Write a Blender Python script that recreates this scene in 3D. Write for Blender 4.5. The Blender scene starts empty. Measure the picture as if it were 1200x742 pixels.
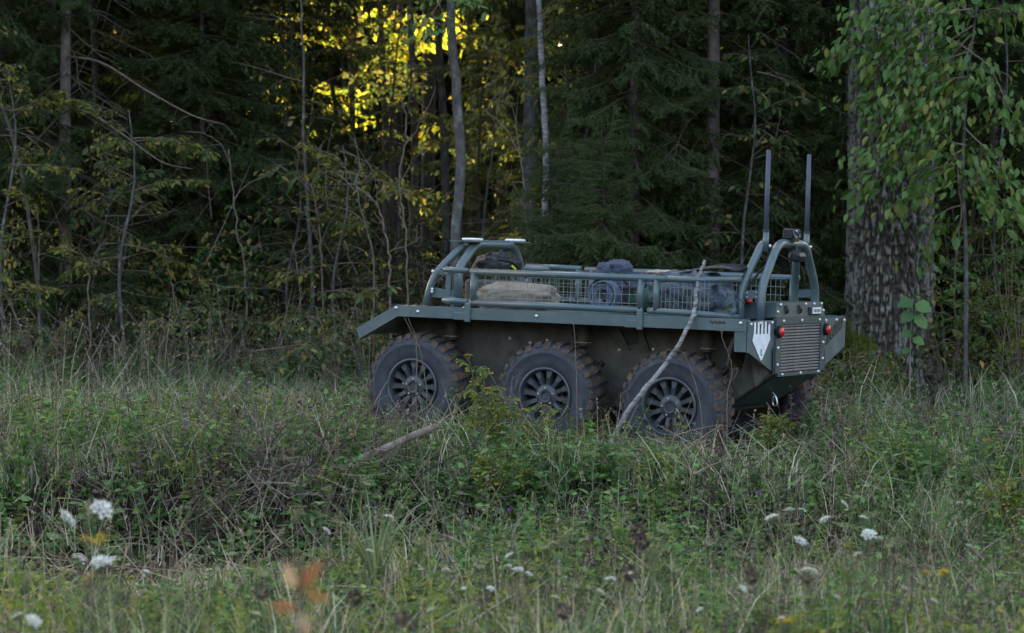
import bpy, math, random
import numpy as np
from mathutils import Matrix, Vector

# ------------------------------------------------------------------ camera, sky, sun, exposure
sc = bpy.context.scene
FPX, CAM_H = 3100.0, 1.5                     # focal length in 1200-px-wide pixels, camera height
PITCH = math.atan(86 / FPX)
cam_d = bpy.data.cameras.new('camera'); cam = bpy.data.objects.new('camera', cam_d)
sc.collection.objects.link(cam); sc.camera = cam
cam_d.sensor_width = 36.0; cam_d.lens = FPX / 1200 * 36
cam_d.clip_start = 0.2; cam_d.clip_end = 2000
cam.location = (0, 0, CAM_H); cam.rotation_euler = (math.pi / 2 - PITCH, 0, 0)
cam_d.dof.use_dof = True; cam_d.dof.focus_distance = 19.2; cam_d.dof.aperture_fstop = 3.2

SUN_EL, SUN_AZ = math.radians(22), math.radians(-14)      # behind the wood, a little to the left
w = bpy.data.worlds.new('World'); sc.world = w; w.use_nodes = True
nt = w.node_tree; nt.nodes.clear()
sky = nt.nodes.new('ShaderNodeTexSky'); sky.sky_type = 'NISHITA'; sky.sun_disc = False
sky.sun_elevation = SUN_EL; sky.sun_rotation = SUN_AZ; sky.air_density = 1.15; sky.dust_density = 8.0; sky.ozone_density = 0.0
bg = nt.nodes.new('ShaderNodeBackground'); bg.inputs['Strength'].default_value = 0.15
wo = nt.nodes.new('ShaderNodeOutputWorld')
nt.links.new(sky.outputs[0], bg.inputs[0]); nt.links.new(bg.outputs[0], wo.inputs[0])
sd = bpy.data.lights.new('sun', 'SUN'); sd.energy = 4.2; sd.angle = math.radians(0.5); sd.color = (1.0, 0.9, 0.7)
so = bpy.data.objects.new('sun', sd); sc.collection.objects.link(so)
tosun = Vector((math.sin(SUN_AZ) * math.cos(SUN_EL), math.cos(SUN_AZ) * math.cos(SUN_EL), math.sin(SUN_EL)))
so.rotation_euler = tosun.to_track_quat('Z', 'Y').to_euler(); so.location = tosun * 60
sc.view_settings.view_transform = 'Standard'; sc.view_settings.look = 'None'
sc.view_settings.exposure = 2.78; sc.view_settings.gamma = 1.0
sc.cycles.max_bounces = 5; sc.cycles.diffuse_bounces = 2; sc.cycles.transmission_bounces = 3
sc.cycles.sample_clamp_indirect = 4.0

rng = np.random.default_rng(11); random.seed(11)
COL = sc.collection

# ------------------------------------------------------------------ helpers
def P(u, v, Y):
    """point at world depth Y seen at photo pixel (u, v)"""
    a = (u - 600) / FPX; b = -(v - 371) / FPX
    c, s = math.cos(PITCH), math.sin(PITCH)
    dy = c + b * s; dz = -s + b * c
    t = Y / dy
    return np.array([a * t, Y, CAM_H + dz * t])

def sstep(a, b, x):
    t = np.clip((x - a) / (b - a), 0, 1); return t * t * (3 - 2 * t)

def ground(x, y):
    x = np.asarray(x, float); y = np.asarray(y, float)
    s = (x + .73) * .887 - (y - 19.5) * .462
    g = .051 - .026 * np.clip(s, -2.2, 4)
    wig = .25 * np.sin(x * 1.3 + .5) + .15 * np.sin(x * 3.1 + 2)
    steep = 1.0 + 1.6 * sstep(.6, 2.5, x)
    g = g - .43 * sstep(17.0 + wig, 17.0 + wig - .95 * steep, y)
    amp = sstep(0, 1, np.hypot((x - .6) / 2.6, (y - 19.6) / 2.2) - .6)
    g = g + amp * (.03 * np.sin(x * 2.3 + y * .7) + .025 * np.sin(y * 2.1 - x * 1.1 + 1) + .02 * np.sin(x * 5.2 + y * 4.1))
    far = np.hypot(x, y - 25)
    return g + .6 * sstep(60, 160, far) * np.sin(x * .03 + y * .02)

def bank_face(x, y):
    wig = .25 * np.sin(x * 1.3 + .5) + .15 * np.sin(x * 3.1 + 2)
    return np.exp(-((y - 16.5 - wig) / .42) ** 2) * sstep(2.2, .8, x) * sstep(-3.3, -2.4, x)

def hash3(i, j, k):
    n = (i * 374761393 + j * 668265263 + k * 2147483647) & 0xffffffff
    n = ((n ^ (n >> 13)) * 1274126177) & 0xffffffff
    return ((n ^ (n >> 16)) & 0xffff) / 65535.0

def vnoise(p):
    p = np.asarray(p, float); i = np.floor(p).astype(np.int64); f = p - i; f = f * f * (3 - 2 * f)
    r = 0
    for a in (0, 1):
        for b in (0, 1):
            for c in (0, 1):
                wgt = (f[:, 0] if a else 1 - f[:, 0]) * (f[:, 1] if b else 1 - f[:, 1]) * (f[:, 2] if c else 1 - f[:, 2])
                r = r + wgt * hash3(i[:, 0] + a, i[:, 1] + b, i[:, 2] + c)
    return r

def make_mesh(name, V, faces, mats, smooth=False, rnd=None):
    """faces: list of (array (n,k), material index)"""
    me = bpy.data.meshes.new(name)
    V = np.asarray(V, np.float32)
    me.vertices.add(len(V)); me.vertices.foreach_set('co', V.ravel())
    faces = [(np.asarray(f, np.int32), m) for f, m in faces if len(f)]
    nl = sum(f.size for f, m in faces); npoly = sum(len(f) for f, m in faces)
    me.loops.add(nl); me.polygons.add(npoly)
    li = np.concatenate([f.ravel() for f, m in faces])
    tot = np.concatenate([np.full(len(f), f.shape[1], np.int32) for f, m in faces])
    st = np.concatenate([[0], np.cumsum(tot)[:-1]]).astype(np.int32)
    me.loops.foreach_set('vertex_index', li)
    me.polygons.foreach_set('loop_start', st)
    mi = np.concatenate([np.full(len(f), m, np.int32) for f, m in faces])
    me.polygons.foreach_set('material_index', mi)
    me.polygons.foreach_set('use_smooth', np.full(npoly, smooth, bool))
    for m in mats: me.materials.append(m)
    if rnd is not None:
        at = me.attributes.new('rnd', 'FLOAT', 'POINT'); at.data.foreach_set('value', np.asarray(rnd, np.float32))
    me.update(calc_edges=True)
    return me

class MB:
    """collects shapes that become ONE mesh"""
    def __init__(s): s.V = []; s.n = 0; s.F = []; s.R = []
    def add(s, V, F, m=0, rnd=0.5):
        V = np.asarray(V, float).reshape(-1, 3)
        by = {}
        if isinstance(F, np.ndarray): by[F.shape[1]] = F
        else:
            for f in F: by.setdefault(len(f), []).append(f)
        for k, fs in by.items(): s.F.append((np.asarray(fs, np.int64) + s.n, m))
        s.V.append(V); s.n += len(V)
        s.R.append(np.broadcast_to(np.asarray(rnd, float), (len(V),)))
        return s
    def box(s, c, size, m=0, rot=None, bev=0.0):
        x, y, z = np.array(size) / 2
        if bev <= 0:
            V = np.array([(a * x, b * y, d * z) for a in (-1, 1) for b in (-1, 1) for d in (-1, 1)])
            F = [(0, 1, 3, 2), (4, 6, 7, 5), (0, 4, 5, 1), (2, 3, 7, 6), (0, 2, 6, 4), (1, 5, 7, 3)]
        else:
            b = min(bev, x * .9, y * .9, z * .9); V = []; idx = {}
            for sx in (-1, 1):
                for sy in (-1, 1):
                    for sz in (-1, 1):
                        for ax in range(3):
                            p = [sx * (x - b), sy * (y - b), sz * (z - b)]
                            p[ax] = (sx * x, sy * y, sz * z)[ax]
                            idx[(sx, sy, sz, ax)] = len(V); V.append(p)
            V = np.array(V); F = []
            for ax in range(3):
                o = [i for i in range(3) if i != ax]
                for sg in (-1, 1):
                    q = []
                    for a, d in ((-1, -1), (1, -1), (1, 1), (-1, 1)):
                        k = [0, 0, 0]; k[ax] = sg; k[o[0]] = a; k[o[1]] = d
                        q.append(idx[(*k, ax)])
                    F.append(tuple(q))
                    for other in o:
                        third = 3 - ax - other
                        if ax < other:
                            for so_ in (-1, 1):
                                k1 = [0] * 3; k1[ax] = sg; k1[other] = so_; k1[third] = -1
                                k2 = list(k1); k2[third] = 1
                                F.append((idx[(*k1, ax)], idx[(*k2, ax)], idx[(*k2, other)], idx[(*k1, other)]))
            for sx in (-1, 1):
                for sy in (-1, 1):
                    for sz in (-1, 1): F.append(tuple(idx[(sx, sy, sz, a)] for a in range(3)))
        if rot is not None: V = V @ np.array(rot).T
        return s.add(V + np.array(c), F, m)
    def tube(s, pts, rad, n=8, m=0, cap=True, rnd=0.5, twist=0):
        pts = np.asarray(pts, float); k = len(pts); rad = np.broadcast_to(np.asarray(rad, float), (k,))
        d = np.gradient(pts, axis=0); d /= np.linalg.norm(d, axis=1)[:, None] + 1e-12
        ref = np.array([0, 0, 1.]) if abs(d[0][2]) < .9 else np.array([1., 0, 0])
        a = np.cross(d[0], ref); a /= np.linalg.norm(a); V = []
        ang = np.arange(n) * 2 * math.pi / n + twist
        for i in range(k):
            a = a - d[i] * a.dot(d[i]); a /= np.linalg.norm(a) + 1e-12; b = np.cross(d[i], a)
            V.append(pts[i] + rad[i] * (np.cos(ang)[:, None] * a + np.sin(ang)[:, None] * b))
        V = np.concatenate(V)
        i0 = np.arange(k - 1)[:, None] * n; j = np.arange(n)[None]; j2 = (j + 1) % n
        Q = np.stack([i0 + j, i0 + j2, i0 + n + j2, i0 + n + j], -1).reshape(-1, 4)
        s.add(V, Q, m, rnd)
        if cap:
            s.F.append((np.array([list(range(s.n - k * n, s.n - k * n + n))[::-1]]), m))
            s.F.append((np.array([list(range(s.n - n, s.n))]), m))
        return s
    def cyl(s, a, b, r, n=14, m=0): return s.tube([a, b], r, n, m)
    def prism(s, poly, a, b, axis=1, m=0):
        """polygon in the two other axes, extruded along axis from a to b"""
        n = len(poly); V = []
        for t in (a, b):
            for p in poly:
                q = list(p); q.insert(axis, t); V.append(q)
        F = [tuple(range(n))[::-1], tuple(range(n, 2 * n))] + [(i, (i + 1) % n, n + (i + 1) % n, n + i) for i in range(n)]
        return s.add(V, F, m)
    def lathe(s, prof, n=48, m=0, axis=1, c=(0, 0, 0), closed=False):
        """prof: list of (radius, along axis)"""
        ang = np.arange(n) * 2 * math.pi / n; V = []
        for r, t in prof:
            q = np.zeros((n, 3)); o = [i for i in range(3) if i != axis]
            q[:, o[0]] = r * np.cos(ang); q[:, o[1]] = r * np.sin(ang); q[:, axis] = t; V.append(q)
        k = len(prof); V = np.concatenate(V) + np.array(c)
        i0 = (np.arange(k if closed else k - 1)[:, None]) * n; i1 = (i0 + n) % (k * n)
        j = np.arange(n)[None]; j2 = (j + 1) % n
        Q = np.stack([i0 + j, i0 + j2, i1 + j2, i1 + j], -1).reshape(-1, 4)
        return s.add(V, Q, m)
    def stamp(s, TV, TF, pos, fr, sc_=1.0, m=0, rnd=None):
        """copies of template TV/TF at pos with frames fr (n,3 rows=x,y,z axes)"""
        n = len(pos); k = len(TV)
        sc_ = np.broadcast_to(np.asarray(sc_, float), (n,))
        V = np.einsum('ki,nij->nkj', TV, fr) * sc_[:, None, None] + pos[:, None, :]
        if rnd is None: rnd = rng.random(n)
        rr = np.repeat(rnd, k)
        off = np.arange(n)[:, None, None] * k
        for kk in (3, 4):
            f = np.array([f for f in TF if len(f) == kk])
            if len(f): s.F.append(((f[None] + off).reshape(-1, kk) + s.n, m))
        s.V.append(V.reshape(-1, 3)); s.n += n * k; s.R.append(rr); return s
    def mesh(s, name, mats, smooth=False):
        if not isinstance(mats, (list, tuple)): mats = [mats]
        return make_mesh(name, np.concatenate(s.V), s.F, mats, smooth, np.concatenate(s.R))
    def build(s, name, mats, parent=None, smooth=False, **kw):
        return link(name, s.mesh(name, mats, smooth), parent, **kw)

def link(name, me, parent=None, loc=None, rot=None, scale=None, label=None, cat=None, group=None, kind=None):
    o = bpy.data.objects.new(name, me); COL.objects.link(o)
    if parent is not None: o.parent = parent
    if loc is not None: o.location = loc
    if rot is not None: o.rotation_euler = rot
    if scale is not None: o.scale = (scale,) * 3 if np.isscalar(scale) else scale
    if label: o['label'] = label
    if cat: o['category'] = cat
    if group: o['group'] = group
    if kind: o['kind'] = kind
    return o

def thing(name, label, cat, loc=(0, 0, 0), rotz=0, group=None):
    return link(name, None, None, loc=loc, rot=(0, 0, rotz), label=label, cat=cat, group=group)

def smooth_path(pts, n=8):
    p = np.asarray(pts, float); p = np.concatenate([[2 * p[0] - p[1]], p, [2 * p[-1] - p[-2]]]); out = []
    for i in range(1, len(p) - 2):
        t = np.linspace(0, 1, n, endpoint=False)[:, None]
        a, b, c, d = p[i - 1], p[i], p[i + 1], p[i + 2]
        out.append(.5 * (2 * b + (c - a) * t + (2 * a - 5 * b + 4 * c - d) * t * t + (3 * b - a - 3 * c + d) * t ** 3))
    out.append(p[-2][None]); return np.concatenate(out)

def fillet(pts, r=.06, n=5):
    """polyline with rounded corners"""
    p = [np.array(q, float) for q in pts]; out = [p[0]]
    for i in range(1, len(p) - 1):
        a = p[i - 1] - p[i]; b = p[i + 1] - p[i]
        la, lb = np.linalg.norm(a), np.linalg.norm(b); q = min(r, la * .45, lb * .45)
        A = p[i] + a / la * q; B = p[i] + b / lb * q
        for t in np.linspace(0, 1, n): out.append((1 - t) ** 2 * A + 2 * t * (1 - t) * p[i] + t * t * B)
    out.append(p[-1]); return np.array(out)

def frames(d, up_jit=.5, up=(0, 0, 1)):
    """rows x=dir, y=side, z=normal"""
    d = d / (np.linalg.norm(d, axis=1)[:, None] + 1e-9)
    u = np.array(up, float)[None] + rng.normal(0, up_jit, d.shape)
    y = np.cross(u, d); y /= np.linalg.norm(y, axis=1)[:, None] + 1e-9
    return np.stack([d, y, np.cross(d, y)], 1)

# ------------------------------------------------------------------ materials
MATS = {}
def nodes_of(name):
    m = bpy.data.materials.new(name); m.use_nodes = True; t = m.node_tree; t.nodes.clear()
    out = t.nodes.new('ShaderNodeOutputMaterial'); MATS[name] = m
    return m, t, out
def N(t, typ, **kw):
    n = t.nodes.new(typ)
    for k, v in kw.items():
        if k in n.inputs: n.inputs[k].default_value = v
        else: setattr(n, k, v)
    return n
def ramp(t, fac, stops):
    r = t.nodes.new('ShaderNodeValToRGB'); e = r.color_ramp.elements
    while len(e) < len(stops): e.new(.5)
    for el, (p, c) in zip(e, stops): el.position = p; el.color = (*c, 1)
    t.links.new(fac, r.inputs[0]); return r.outputs[0]

def leaf_mat(name, stops, trans=.35, gloss=.05, rough=.5):
    gloss = gloss * .45
    m, t, out = nodes_of(name)
    at = N(t, 'ShaderNodeAttribute', attribute_name='rnd')
    c = ramp(t, at.outputs['Fac'], stops)
    d = N(t, 'ShaderNodeBsdfDiffuse'); tr = N(t, 'ShaderNodeBsdfTranslucent'); g = N(t, 'ShaderNodeBsdfGlossy', Roughness=rough)
    g.inputs['Color'].default_value = (.8, .8, .8, 1)
    t.links.new(c, d.inputs[0]); t.links.new(c, tr.inputs[0])
    a = N(t, 'ShaderNodeMixShader'); a.inputs[0].default_value = trans
    t.links.new(d.outputs[0], a.inputs[1]); t.links.new(tr.outputs[0], a.inputs[2])
    b = N(t, 'ShaderNodeMixShader'); b.inputs[0].default_value = gloss
    t.links.new(a.outputs[0], b.inputs[1]); t.links.new(g.outputs[0], b.inputs[2])
    t.links.new(b.outputs[0], out.inputs[0]); return m

def surf_mat(name, stops, scale=8, rough=.8, detail=6, bump=0., bscale=None, stretch=(1, 1, 1), metal=0., spec=.3, mud=None):
    """noise-mottled surface; mud=(colour, scale, low, high) adds stains"""
    m, t, out = nodes_of(name)
    tc = N(t, 'ShaderNodeTexCoord'); mp = N(t, 'ShaderNodeMapping'); mp.inputs['Scale'].default_value = stretch
    t.links.new(tc.outputs['Object'], mp.inputs[0])
    nz = N(t, 'ShaderNodeTexNoise', Scale=scale, Detail=detail, Roughness=.62)
    t.links.new(mp.outputs[0], nz.inputs['Vector'])
    col = ramp(t, nz.outputs['Fac'], stops)
    bs = N(t, 'ShaderNodeBsdfPrincipled', Roughness=rough, Metallic=metal); bs.inputs['Specular IOR Level'].default_value = spec
    if mud:
        n2 = N(t, 'ShaderNodeTexNoise', Scale=mud[1], Detail=7, Roughness=.7); t.links.new(tc.outputs['Object'], n2.inputs['Vector'])
        mr = N(t, 'ShaderNodeMapRange'); mr.inputs[1].default_value = mud[2]; mr.inputs[2].default_value = mud[3]
        t.links.new(n2.outputs['Fac'], mr.inputs[0])
        mx = N(t, 'ShaderNodeMix', data_type='RGBA'); mx.inputs[7].default_value = (*mud[0], 1)
        t.links.new(mr.outputs[0], mx.inputs[0]); t.links.new(col, mx.inputs[6]); col = mx.outputs[2]
        rr = N(t, 'ShaderNodeMapRange'); rr.inputs[3].default_value = rough; rr.inputs[4].default_value = .95
        t.links.new(mr.outputs[0], rr.inputs[0]); t.links.new(rr.outputs[0], bs.inputs['Roughness'])
    t.links.new(col, bs.inputs['Base Color'])
    if bump:
        bn = N(t, 'ShaderNodeTexNoise', Scale=bscale or scale * 3, Detail=8, Roughness=.7); t.links.new(mp.outputs[0], bn.inputs['Vector'])
        bp = N(t, 'ShaderNodeBump', Strength=bump, Distance=.02); t.links.new(bn.outputs['Fac'], bp.inputs['Height'])
        t.links.new(bp.outputs[0], bs.inputs['Normal'])
    t.links.new(bs.outputs[0], out.inputs[0]); return m

def flat(c, k=.8): return [(.3, tuple(x * k for x in c)), (.7, c)]

M_paint = surf_mat('green_grey_paint', [(.3, (.052, .082, .094)), (.7, (.078, .116, .131))], 5, .36, spec=.65, bump=.03, bscale=60, mud=((.125, .112, .09), 5, .52, .80))
M_paint_hull = surf_mat('muddy_hull_paint', [(.35, (.055, .052, .05)), (.65, (.11, .102, .094))], 9, .8, spec=.3, bump=.4, bscale=40, mud=((.125, .108, .09), 6, .5, .78))
M_paint_shaded = surf_mat('rear_paint_shaded', [(.3, (.036, .056, .060)), (.7, (.05, .074, .079))], 5, .5, spec=.35, bump=.03, bscale=60)  # same paint as the rails, darkened: shade of the rear put into the colour
M_black = surf_mat('black_plastic', flat((.02, .021, .026)), 20, .5)
M_dark = surf_mat('dark_metal', flat((.03, .032, .034)), 20, .45, metal=.4)
M_rub = surf_mat('tyre_rubber', [(.3, (.028, .031, .041)), (.7, (.054, .059, .075))], 12, .75, bump=.1, bscale=90, mud=((.11, .08, .06), 5, .56, .8))
M_tread = surf_mat('muddy_tread', [(.35, (.026, .026, .029)), (.62, (.07, .05, .04))], 9, .9, bump=.3, bscale=40, mud=((.15, .095, .062), 14, .46, .66))
M_rim = surf_mat('rim_black', flat((.042, .047, .06)), 20, .38, spec=.5, mud=((.09, .075, .06), 14, .6, .8))
M_bolt = surf_mat('bright_bolt', flat((.62, .64, .68)), 20, .3, metal=.7)
M_slat = surf_mat('grille_metal', [(.3, (.2, .185, .185)), (.7, (.3, .275, .27))], 12, .5, metal=0.)
M_red = surf_mat('red_lens', flat((.55, .015, .015)), 10, .25, spec=.6)
M_white = surf_mat('white_paint', flat((.78, .8, .84)), 6, .5)
M_bone = surf_mat('white_emblem', [(.3, (.62, .63, .68)), (.7, (.78, .79, .84))], 14, .6)
M_ant = surf_mat('antenna_grey', flat((.07, .083, .12)), 12, .5)
M_wire = surf_mat('wire_metal', flat((.22, .25, .27)), 10, .45, metal=.5)
M_strut = surf_mat('shock_brown', [(.3, (.04, .032, .027)), (.7, (.085, .067, .054))], 20, .7)
M_sack = surf_mat('tan_canvas', [(.3, (.17, .145, .115)), (.7, (.27, .235, .19))], 8, .95, bump=.5, bscale=60)
M_pack = surf_mat('slate_nylon', [(.3, (.03, .036, .06)), (.7, (.065, .078, .125))], 9, .75, bump=.3, bscale=50)
M_pack2 = surf_mat('camouflage_cloth', [(.38, (.03, .04, .055)), (.47, (.07, .09, .12)), (.55, (.12, .14, .16)), (.63, (.04, .06, .05))], 14, .85, bump=.4, bscale=40)
M_green = surf_mat('green_cloth', flat((.03, .09, .055)), 9, .8, bump=.2)
M_tarp = surf_mat('black_tarpaulin', flat((.02, .022, .035)), 9, .5)
M_paper = surf_mat('pale_cloth', [(.3, (.3, .27, .24)), (.7, (.45, .42, .39))], 18, .9, bump=.3)
M_yellow = surf_mat('yellow_tag', flat((.6, .6, .05)), 9, .6)
M_hose = surf_mat('grey_hose', flat((.10, .125, .2)), 12, .55)

M_spruce = leaf_mat('spruce_needles', [(0, (.02, .036, .012)), (.5, (.056, .09, .026)), (.85, (.11, .155, .042)), (1, (.2, .22, .06))], .25, .05)
M_sprucetwig = surf_mat('spruce_twig', flat((.09, .07, .055)), 15, .9)
M_green_leaf = leaf_mat('elm_leaf', [(0, (.06, .135, .025)), (.5, (.09, .18, .035)), (.85, (.14, .22, .04)), (1, (.28, .25, .05))], .42, .07)
M_hazel_leaf = leaf_mat('hazel_leaf', [(0, (.03, .06, .016)), (.5, (.065, .115, .028)), (.75, (.14, .145, .035)), (.9, (.22, .15, .05)), (1, (.32, .24, .06))], .42, .05)
M_yellow_leaf = leaf_mat('autumn_leaf', [(0, (.16, .24, .025)), (.5, (.42, .45, .03)), (.85, (.58, .52, .035)), (1, (.5, .28, .03))], .65, .04)
M_olive_leaf = leaf_mat('olive_leaf', [(0, (.055, .09, .02)), (.6, (.12, .145, .028)), (1, (.32, .25, .04))], .5, .04)
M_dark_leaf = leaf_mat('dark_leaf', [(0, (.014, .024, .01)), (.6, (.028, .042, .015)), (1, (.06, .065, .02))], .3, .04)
M_orange_leaf = leaf_mat('orange_leaf', [(0, (.2, .12, .03)), (.5, (.22, .10, .04)), (1, (.34, .26, .17))], .45, .04)
M_grass = leaf_mat('meadow_grass', [(0, (.025, .052, .018)), (.22, (.095, .15, .055)), (.42, (.21, .265, .12)), (.62, (.38, .355, .22)), (1, (.66, .59, .47))], .3, .05)
M_straw = leaf_mat('dry_straw', [(0, (.13, .105, .075)), (.5, (.27, .225, .16)), (1, (.46, .4, .3))], .25, .04)
M_herb = leaf_mat('herb_leaf', [(0, (.025, .065, .016)), (.5, (.095, .19, .05)), (.85, (.18, .29, .08)), (1, (.42, .34, .1))], .35, .06)
M_brown = leaf_mat('dead_herb', [(0, (.05, .035, .032)), (.5, (.11, .082, .07)), (1, (.24, .19, .16))], .2, .03)
M_litter = leaf_mat('leaf_litter', [(0, (.07, .05, .035)), (.6, (.16, .11, .07)), (.9, (.25, .19, .12)), (1, (.45, .42, .42))], .1, .05)
M_petal = leaf_mat('white_petal', [(0, (.7, .72, .66)), (1, (.86, .87, .85))], .3, .02)
M_cream = leaf_mat('cream_seed_head', [(0, (.2, .22, .12)), (1, (.36, .36, .22))], .3, .02)
M_gold = leaf_mat('yellow_petal', [(0, (.5, .33, .02)), (1, (.65, .45, .03))], .3, .02)
M_purple = leaf_mat('purple_petal', [(0, (.2, .08, .4)), (1, (.3, .15, .5))], .3, .02)
M_goldleaf = leaf_mat('yellow_green_leaf', [(0, (.09, .15, .03)), (.6, (.18, .22, .04)), (1, (.36, .32, .05))], .4, .04)
M_stem = surf_mat('green_stem', flat((.09, .11, .05)), 10, .8)
M_barkpink = surf_mat('spruce_bark', [(.3, (.10, .075, .068)), (.6, (.19, .15, .14)), (.75, (.26, .23, .22))], 22, .95, bump=.6, bscale=60, stretch=(1, 1, .6))
M_barkgrey = surf_mat('grey_bark', [(.3, (.04, .037, .035)), (.55, (.095, .088, .083)), (.75, (.22, .21, .2))], 14, .95, bump=.5, bscale=50, stretch=(1, 1, .7))
M_birch = surf_mat('pale_bark', [(.3, (.045, .04, .04)), (.47, (.18, .166, .17)), (.72, (.37, .35, .355))], 16, .9, bump=.3, bscale=40, stretch=(.5, .5, 2.2))
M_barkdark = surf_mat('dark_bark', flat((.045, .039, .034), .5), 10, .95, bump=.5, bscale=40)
M_twig = surf_mat('bare_twig', [(.3, (.085, .064, .05)), (.7, (.2, .155, .12))], 18, .9)
M_wood = surf_mat('dead_wood', [(.3, (.07, .048, .04)), (.55, (.17, .127, .11)), (.8, (.31, .26, .235))], 14, .9, bump=.4, bscale=50, stretch=(1, 1, 1))

def trunk_mat():
    m, t, out = nodes_of('furrowed_bark')
    tc = N(t, 'ShaderNodeTexCoord'); mp = N(t, 'ShaderNodeMapping'); mp.inputs['Scale'].default_value = (1, 1, .7)
    t.links.new(tc.outputs['Object'], mp.inputs[0])
    nz = N(t, 'ShaderNodeTexNoise', Scale=30., Detail=9., Roughness=.75); t.links.new(mp.outputs[0], nz.inputs['Vector'])
    at = N(t, 'ShaderNodeAttribute', attribute_name='rnd')
    ad = N(t, 'ShaderNodeMath', operation='MULTIPLY_ADD'); ad.inputs[1].default_value = .46
    t.links.new(at.outputs['Fac'], ad.inputs[0]); 
    hf = N(t, 'ShaderNodeMath', operation='MULTIPLY'); hf.inputs[1].default_value = .68; t.links.new(nz.outputs['Fac'], hf.inputs[0])
    t.links.new(hf.outputs[0], ad.inputs[2])
    col = ramp(t, ad.outputs[0], [(.25, (.022, .018, .015)), (.48, (.055, .045, .038)), (.64, (.11, .097, .086)), (.82, (.24, .228, .212))])
    # moss near the roots, with its own ragged shape
    sp = N(t, 'ShaderNodeSeparateXYZ'); t.links.new(tc.outputs['Object'], sp.inputs[0])
    n2 = N(t, 'ShaderNodeTexNoise', Scale=5., Detail=6., Roughness=.7); t.links.new(tc.outputs['Object'], n2.inputs['Vector'])
    a1 = N(t, 'ShaderNodeMath', operation='MULTIPLY_ADD'); a1.inputs[1].default_value = -1.1
    t.links.new(sp.outputs['Z'], a1.inputs[0]); t.links.new(n2.outputs['Fac'], a1.inputs[2])
    a2 = N(t, 'ShaderNodeMath', operation='MULTIPLY_ADD'); a2.inputs[1].default_value = -1.15
    t.links.new(sp.outputs['X'], a2.inputs[0]); t.links.new(a1.outputs[0], a2.inputs[2])
    mr = N(t, 'ShaderNodeMapRange'); mr.inputs[1].default_value = .08; mr.inputs[2].default_value = .24; t.links.new(a2.outputs[0], mr.inputs[0])
    mx = N(t, 'ShaderNodeMix', data_type='RGBA'); mx.inputs[7].default_value = (.075, .085, .015, 1)
    t.links.new(mr.outputs[0], mx.inputs[0]); t.links.new(col, mx.inputs[6])
    bs = N(t, 'ShaderNodeBsdfPrincipled', Roughness=.95); bs.inputs['Specular IOR Level'].default_value = .15
    bp = N(t, 'ShaderNodeBump', Strength=.7, Distance=.02); t.links.new(nz.outputs['Fac'], bp.inputs['Height'])
    t.links.new(bp.outputs[0], bs.inputs['Normal']); t.links.new(mx.outputs[2], bs.inputs['Base Color']); t.links.new(bs.outputs[0], out.inputs[0])
    return m
M_furrow = trunk_mat()

def ground_mat():
    m, t, out = nodes_of('meadow_soil')
    tc = N(t, 'ShaderNodeTexCoord')
    n1 = N(t, 'ShaderNodeTexNoise', Scale=1.2, Detail=8., Roughness=.65); t.links.new(tc.outputs['Object'], n1.inputs['Vector'])
    n2 = N(t, 'ShaderNodeTexNoise', Scale=22., Detail=8., Roughness=.7); t.links.new(tc.outputs['Object'], n2.inputs['Vector'])
    c1 = ramp(t, n1.outputs['Fac'], [(.35, (.016, .017, .009)), (.55, (.03, .025, .017)), (.7, (.055, .042, .033))])
    c2 = ramp(t, n2.outputs['Fac'], [(.35, (.3, .3, .3)), (.7, (1.3, 1.2, 1.1))])
    mx = N(t, 'ShaderNodeMix', data_type='RGBA', blend_type='MULTIPLY'); mx.inputs[0].default_value = .8
    t.links.new(c1, mx.inputs[6]); t.links.new(c2, mx.inputs[7])
    bs = N(t, 'ShaderNodeBsdfPrincipled', Roughness=1.); bs.inputs['Specular IOR Level'].default_value = .1
    bp = N(t, 'ShaderNodeBump', Strength=.8, Distance=.05); t.links.new(n2.outputs['Fac'], bp.inputs['Height'])
    t.links.new(bp.outputs[0], bs.inputs['Normal']); t.links.new(mx.outputs[2], bs.inputs['Base Color']); t.links.new(bs.outputs[0], out.inputs[0])
    return m
M_ground = ground_mat()

# ------------------------------------------------------------------ ground
gx = np.unique(np.concatenate([np.linspace(-220, -12, 16), np.linspace(-12, 12, 121), np.linspace(12, 220, 16)]))
gy = np.unique(np.concatenate([np.linspace(-200, 0, 10), np.linspace(0, 30, 201), np.linspace(30, 60, 31), np.linspace(60, 400, 20)]))
GX, GY = np.meshgrid(gx, gy, indexing='ij'); GZ = ground(GX, GY)
ni, nj = GX.shape; ii = (np.arange(ni - 1)[:, None] * nj + np.arange(nj - 1)[None]).ravel()
link('ground', make_mesh('ground', np.stack([GX, GY, GZ], -1).reshape(-1, 3), [(np.stack([ii, ii + nj, ii + nj + 1, ii + 1], -1), 0)], [M_ground], True), kind='structure')

# ------------------------------------------------------------------ leaf templates
def leaf_tpl(L=1., W=.55, fold=.12, droop=.12):
    V = np.array([(0, 0, 0), (.3 * L, -.42 * W, fold * W), (.65 * L, -.38 * W, fold * W - droop * .3), (L, 0, -droop * L), (.65 * L, .38 * W, fold * W - droop * .3), (.3 * L, .42 * W, fold * W), (.33 * L, 0, 0), (.68 * L, 0, -droop * .35 * L)])
    F = [(0, 1, 6), (1, 2, 7, 6), (2, 3, 7), (3, 4, 7), (4, 5, 6, 7), (5, 0, 6)]
    return V, F
LEAF = leaf_tpl()
SMALL = (np.array([(0, 0, 0), (.45, -.28, .06), (1, 0, -.1), (.45, .28, .06)]), [(0, 1, 2), (0, 2, 3)])
NEEDLE = (np.array([(0, -.1, 0), (0, .1, 0), (1, 0, .0)]), [(0, 1, 2)])

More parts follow.
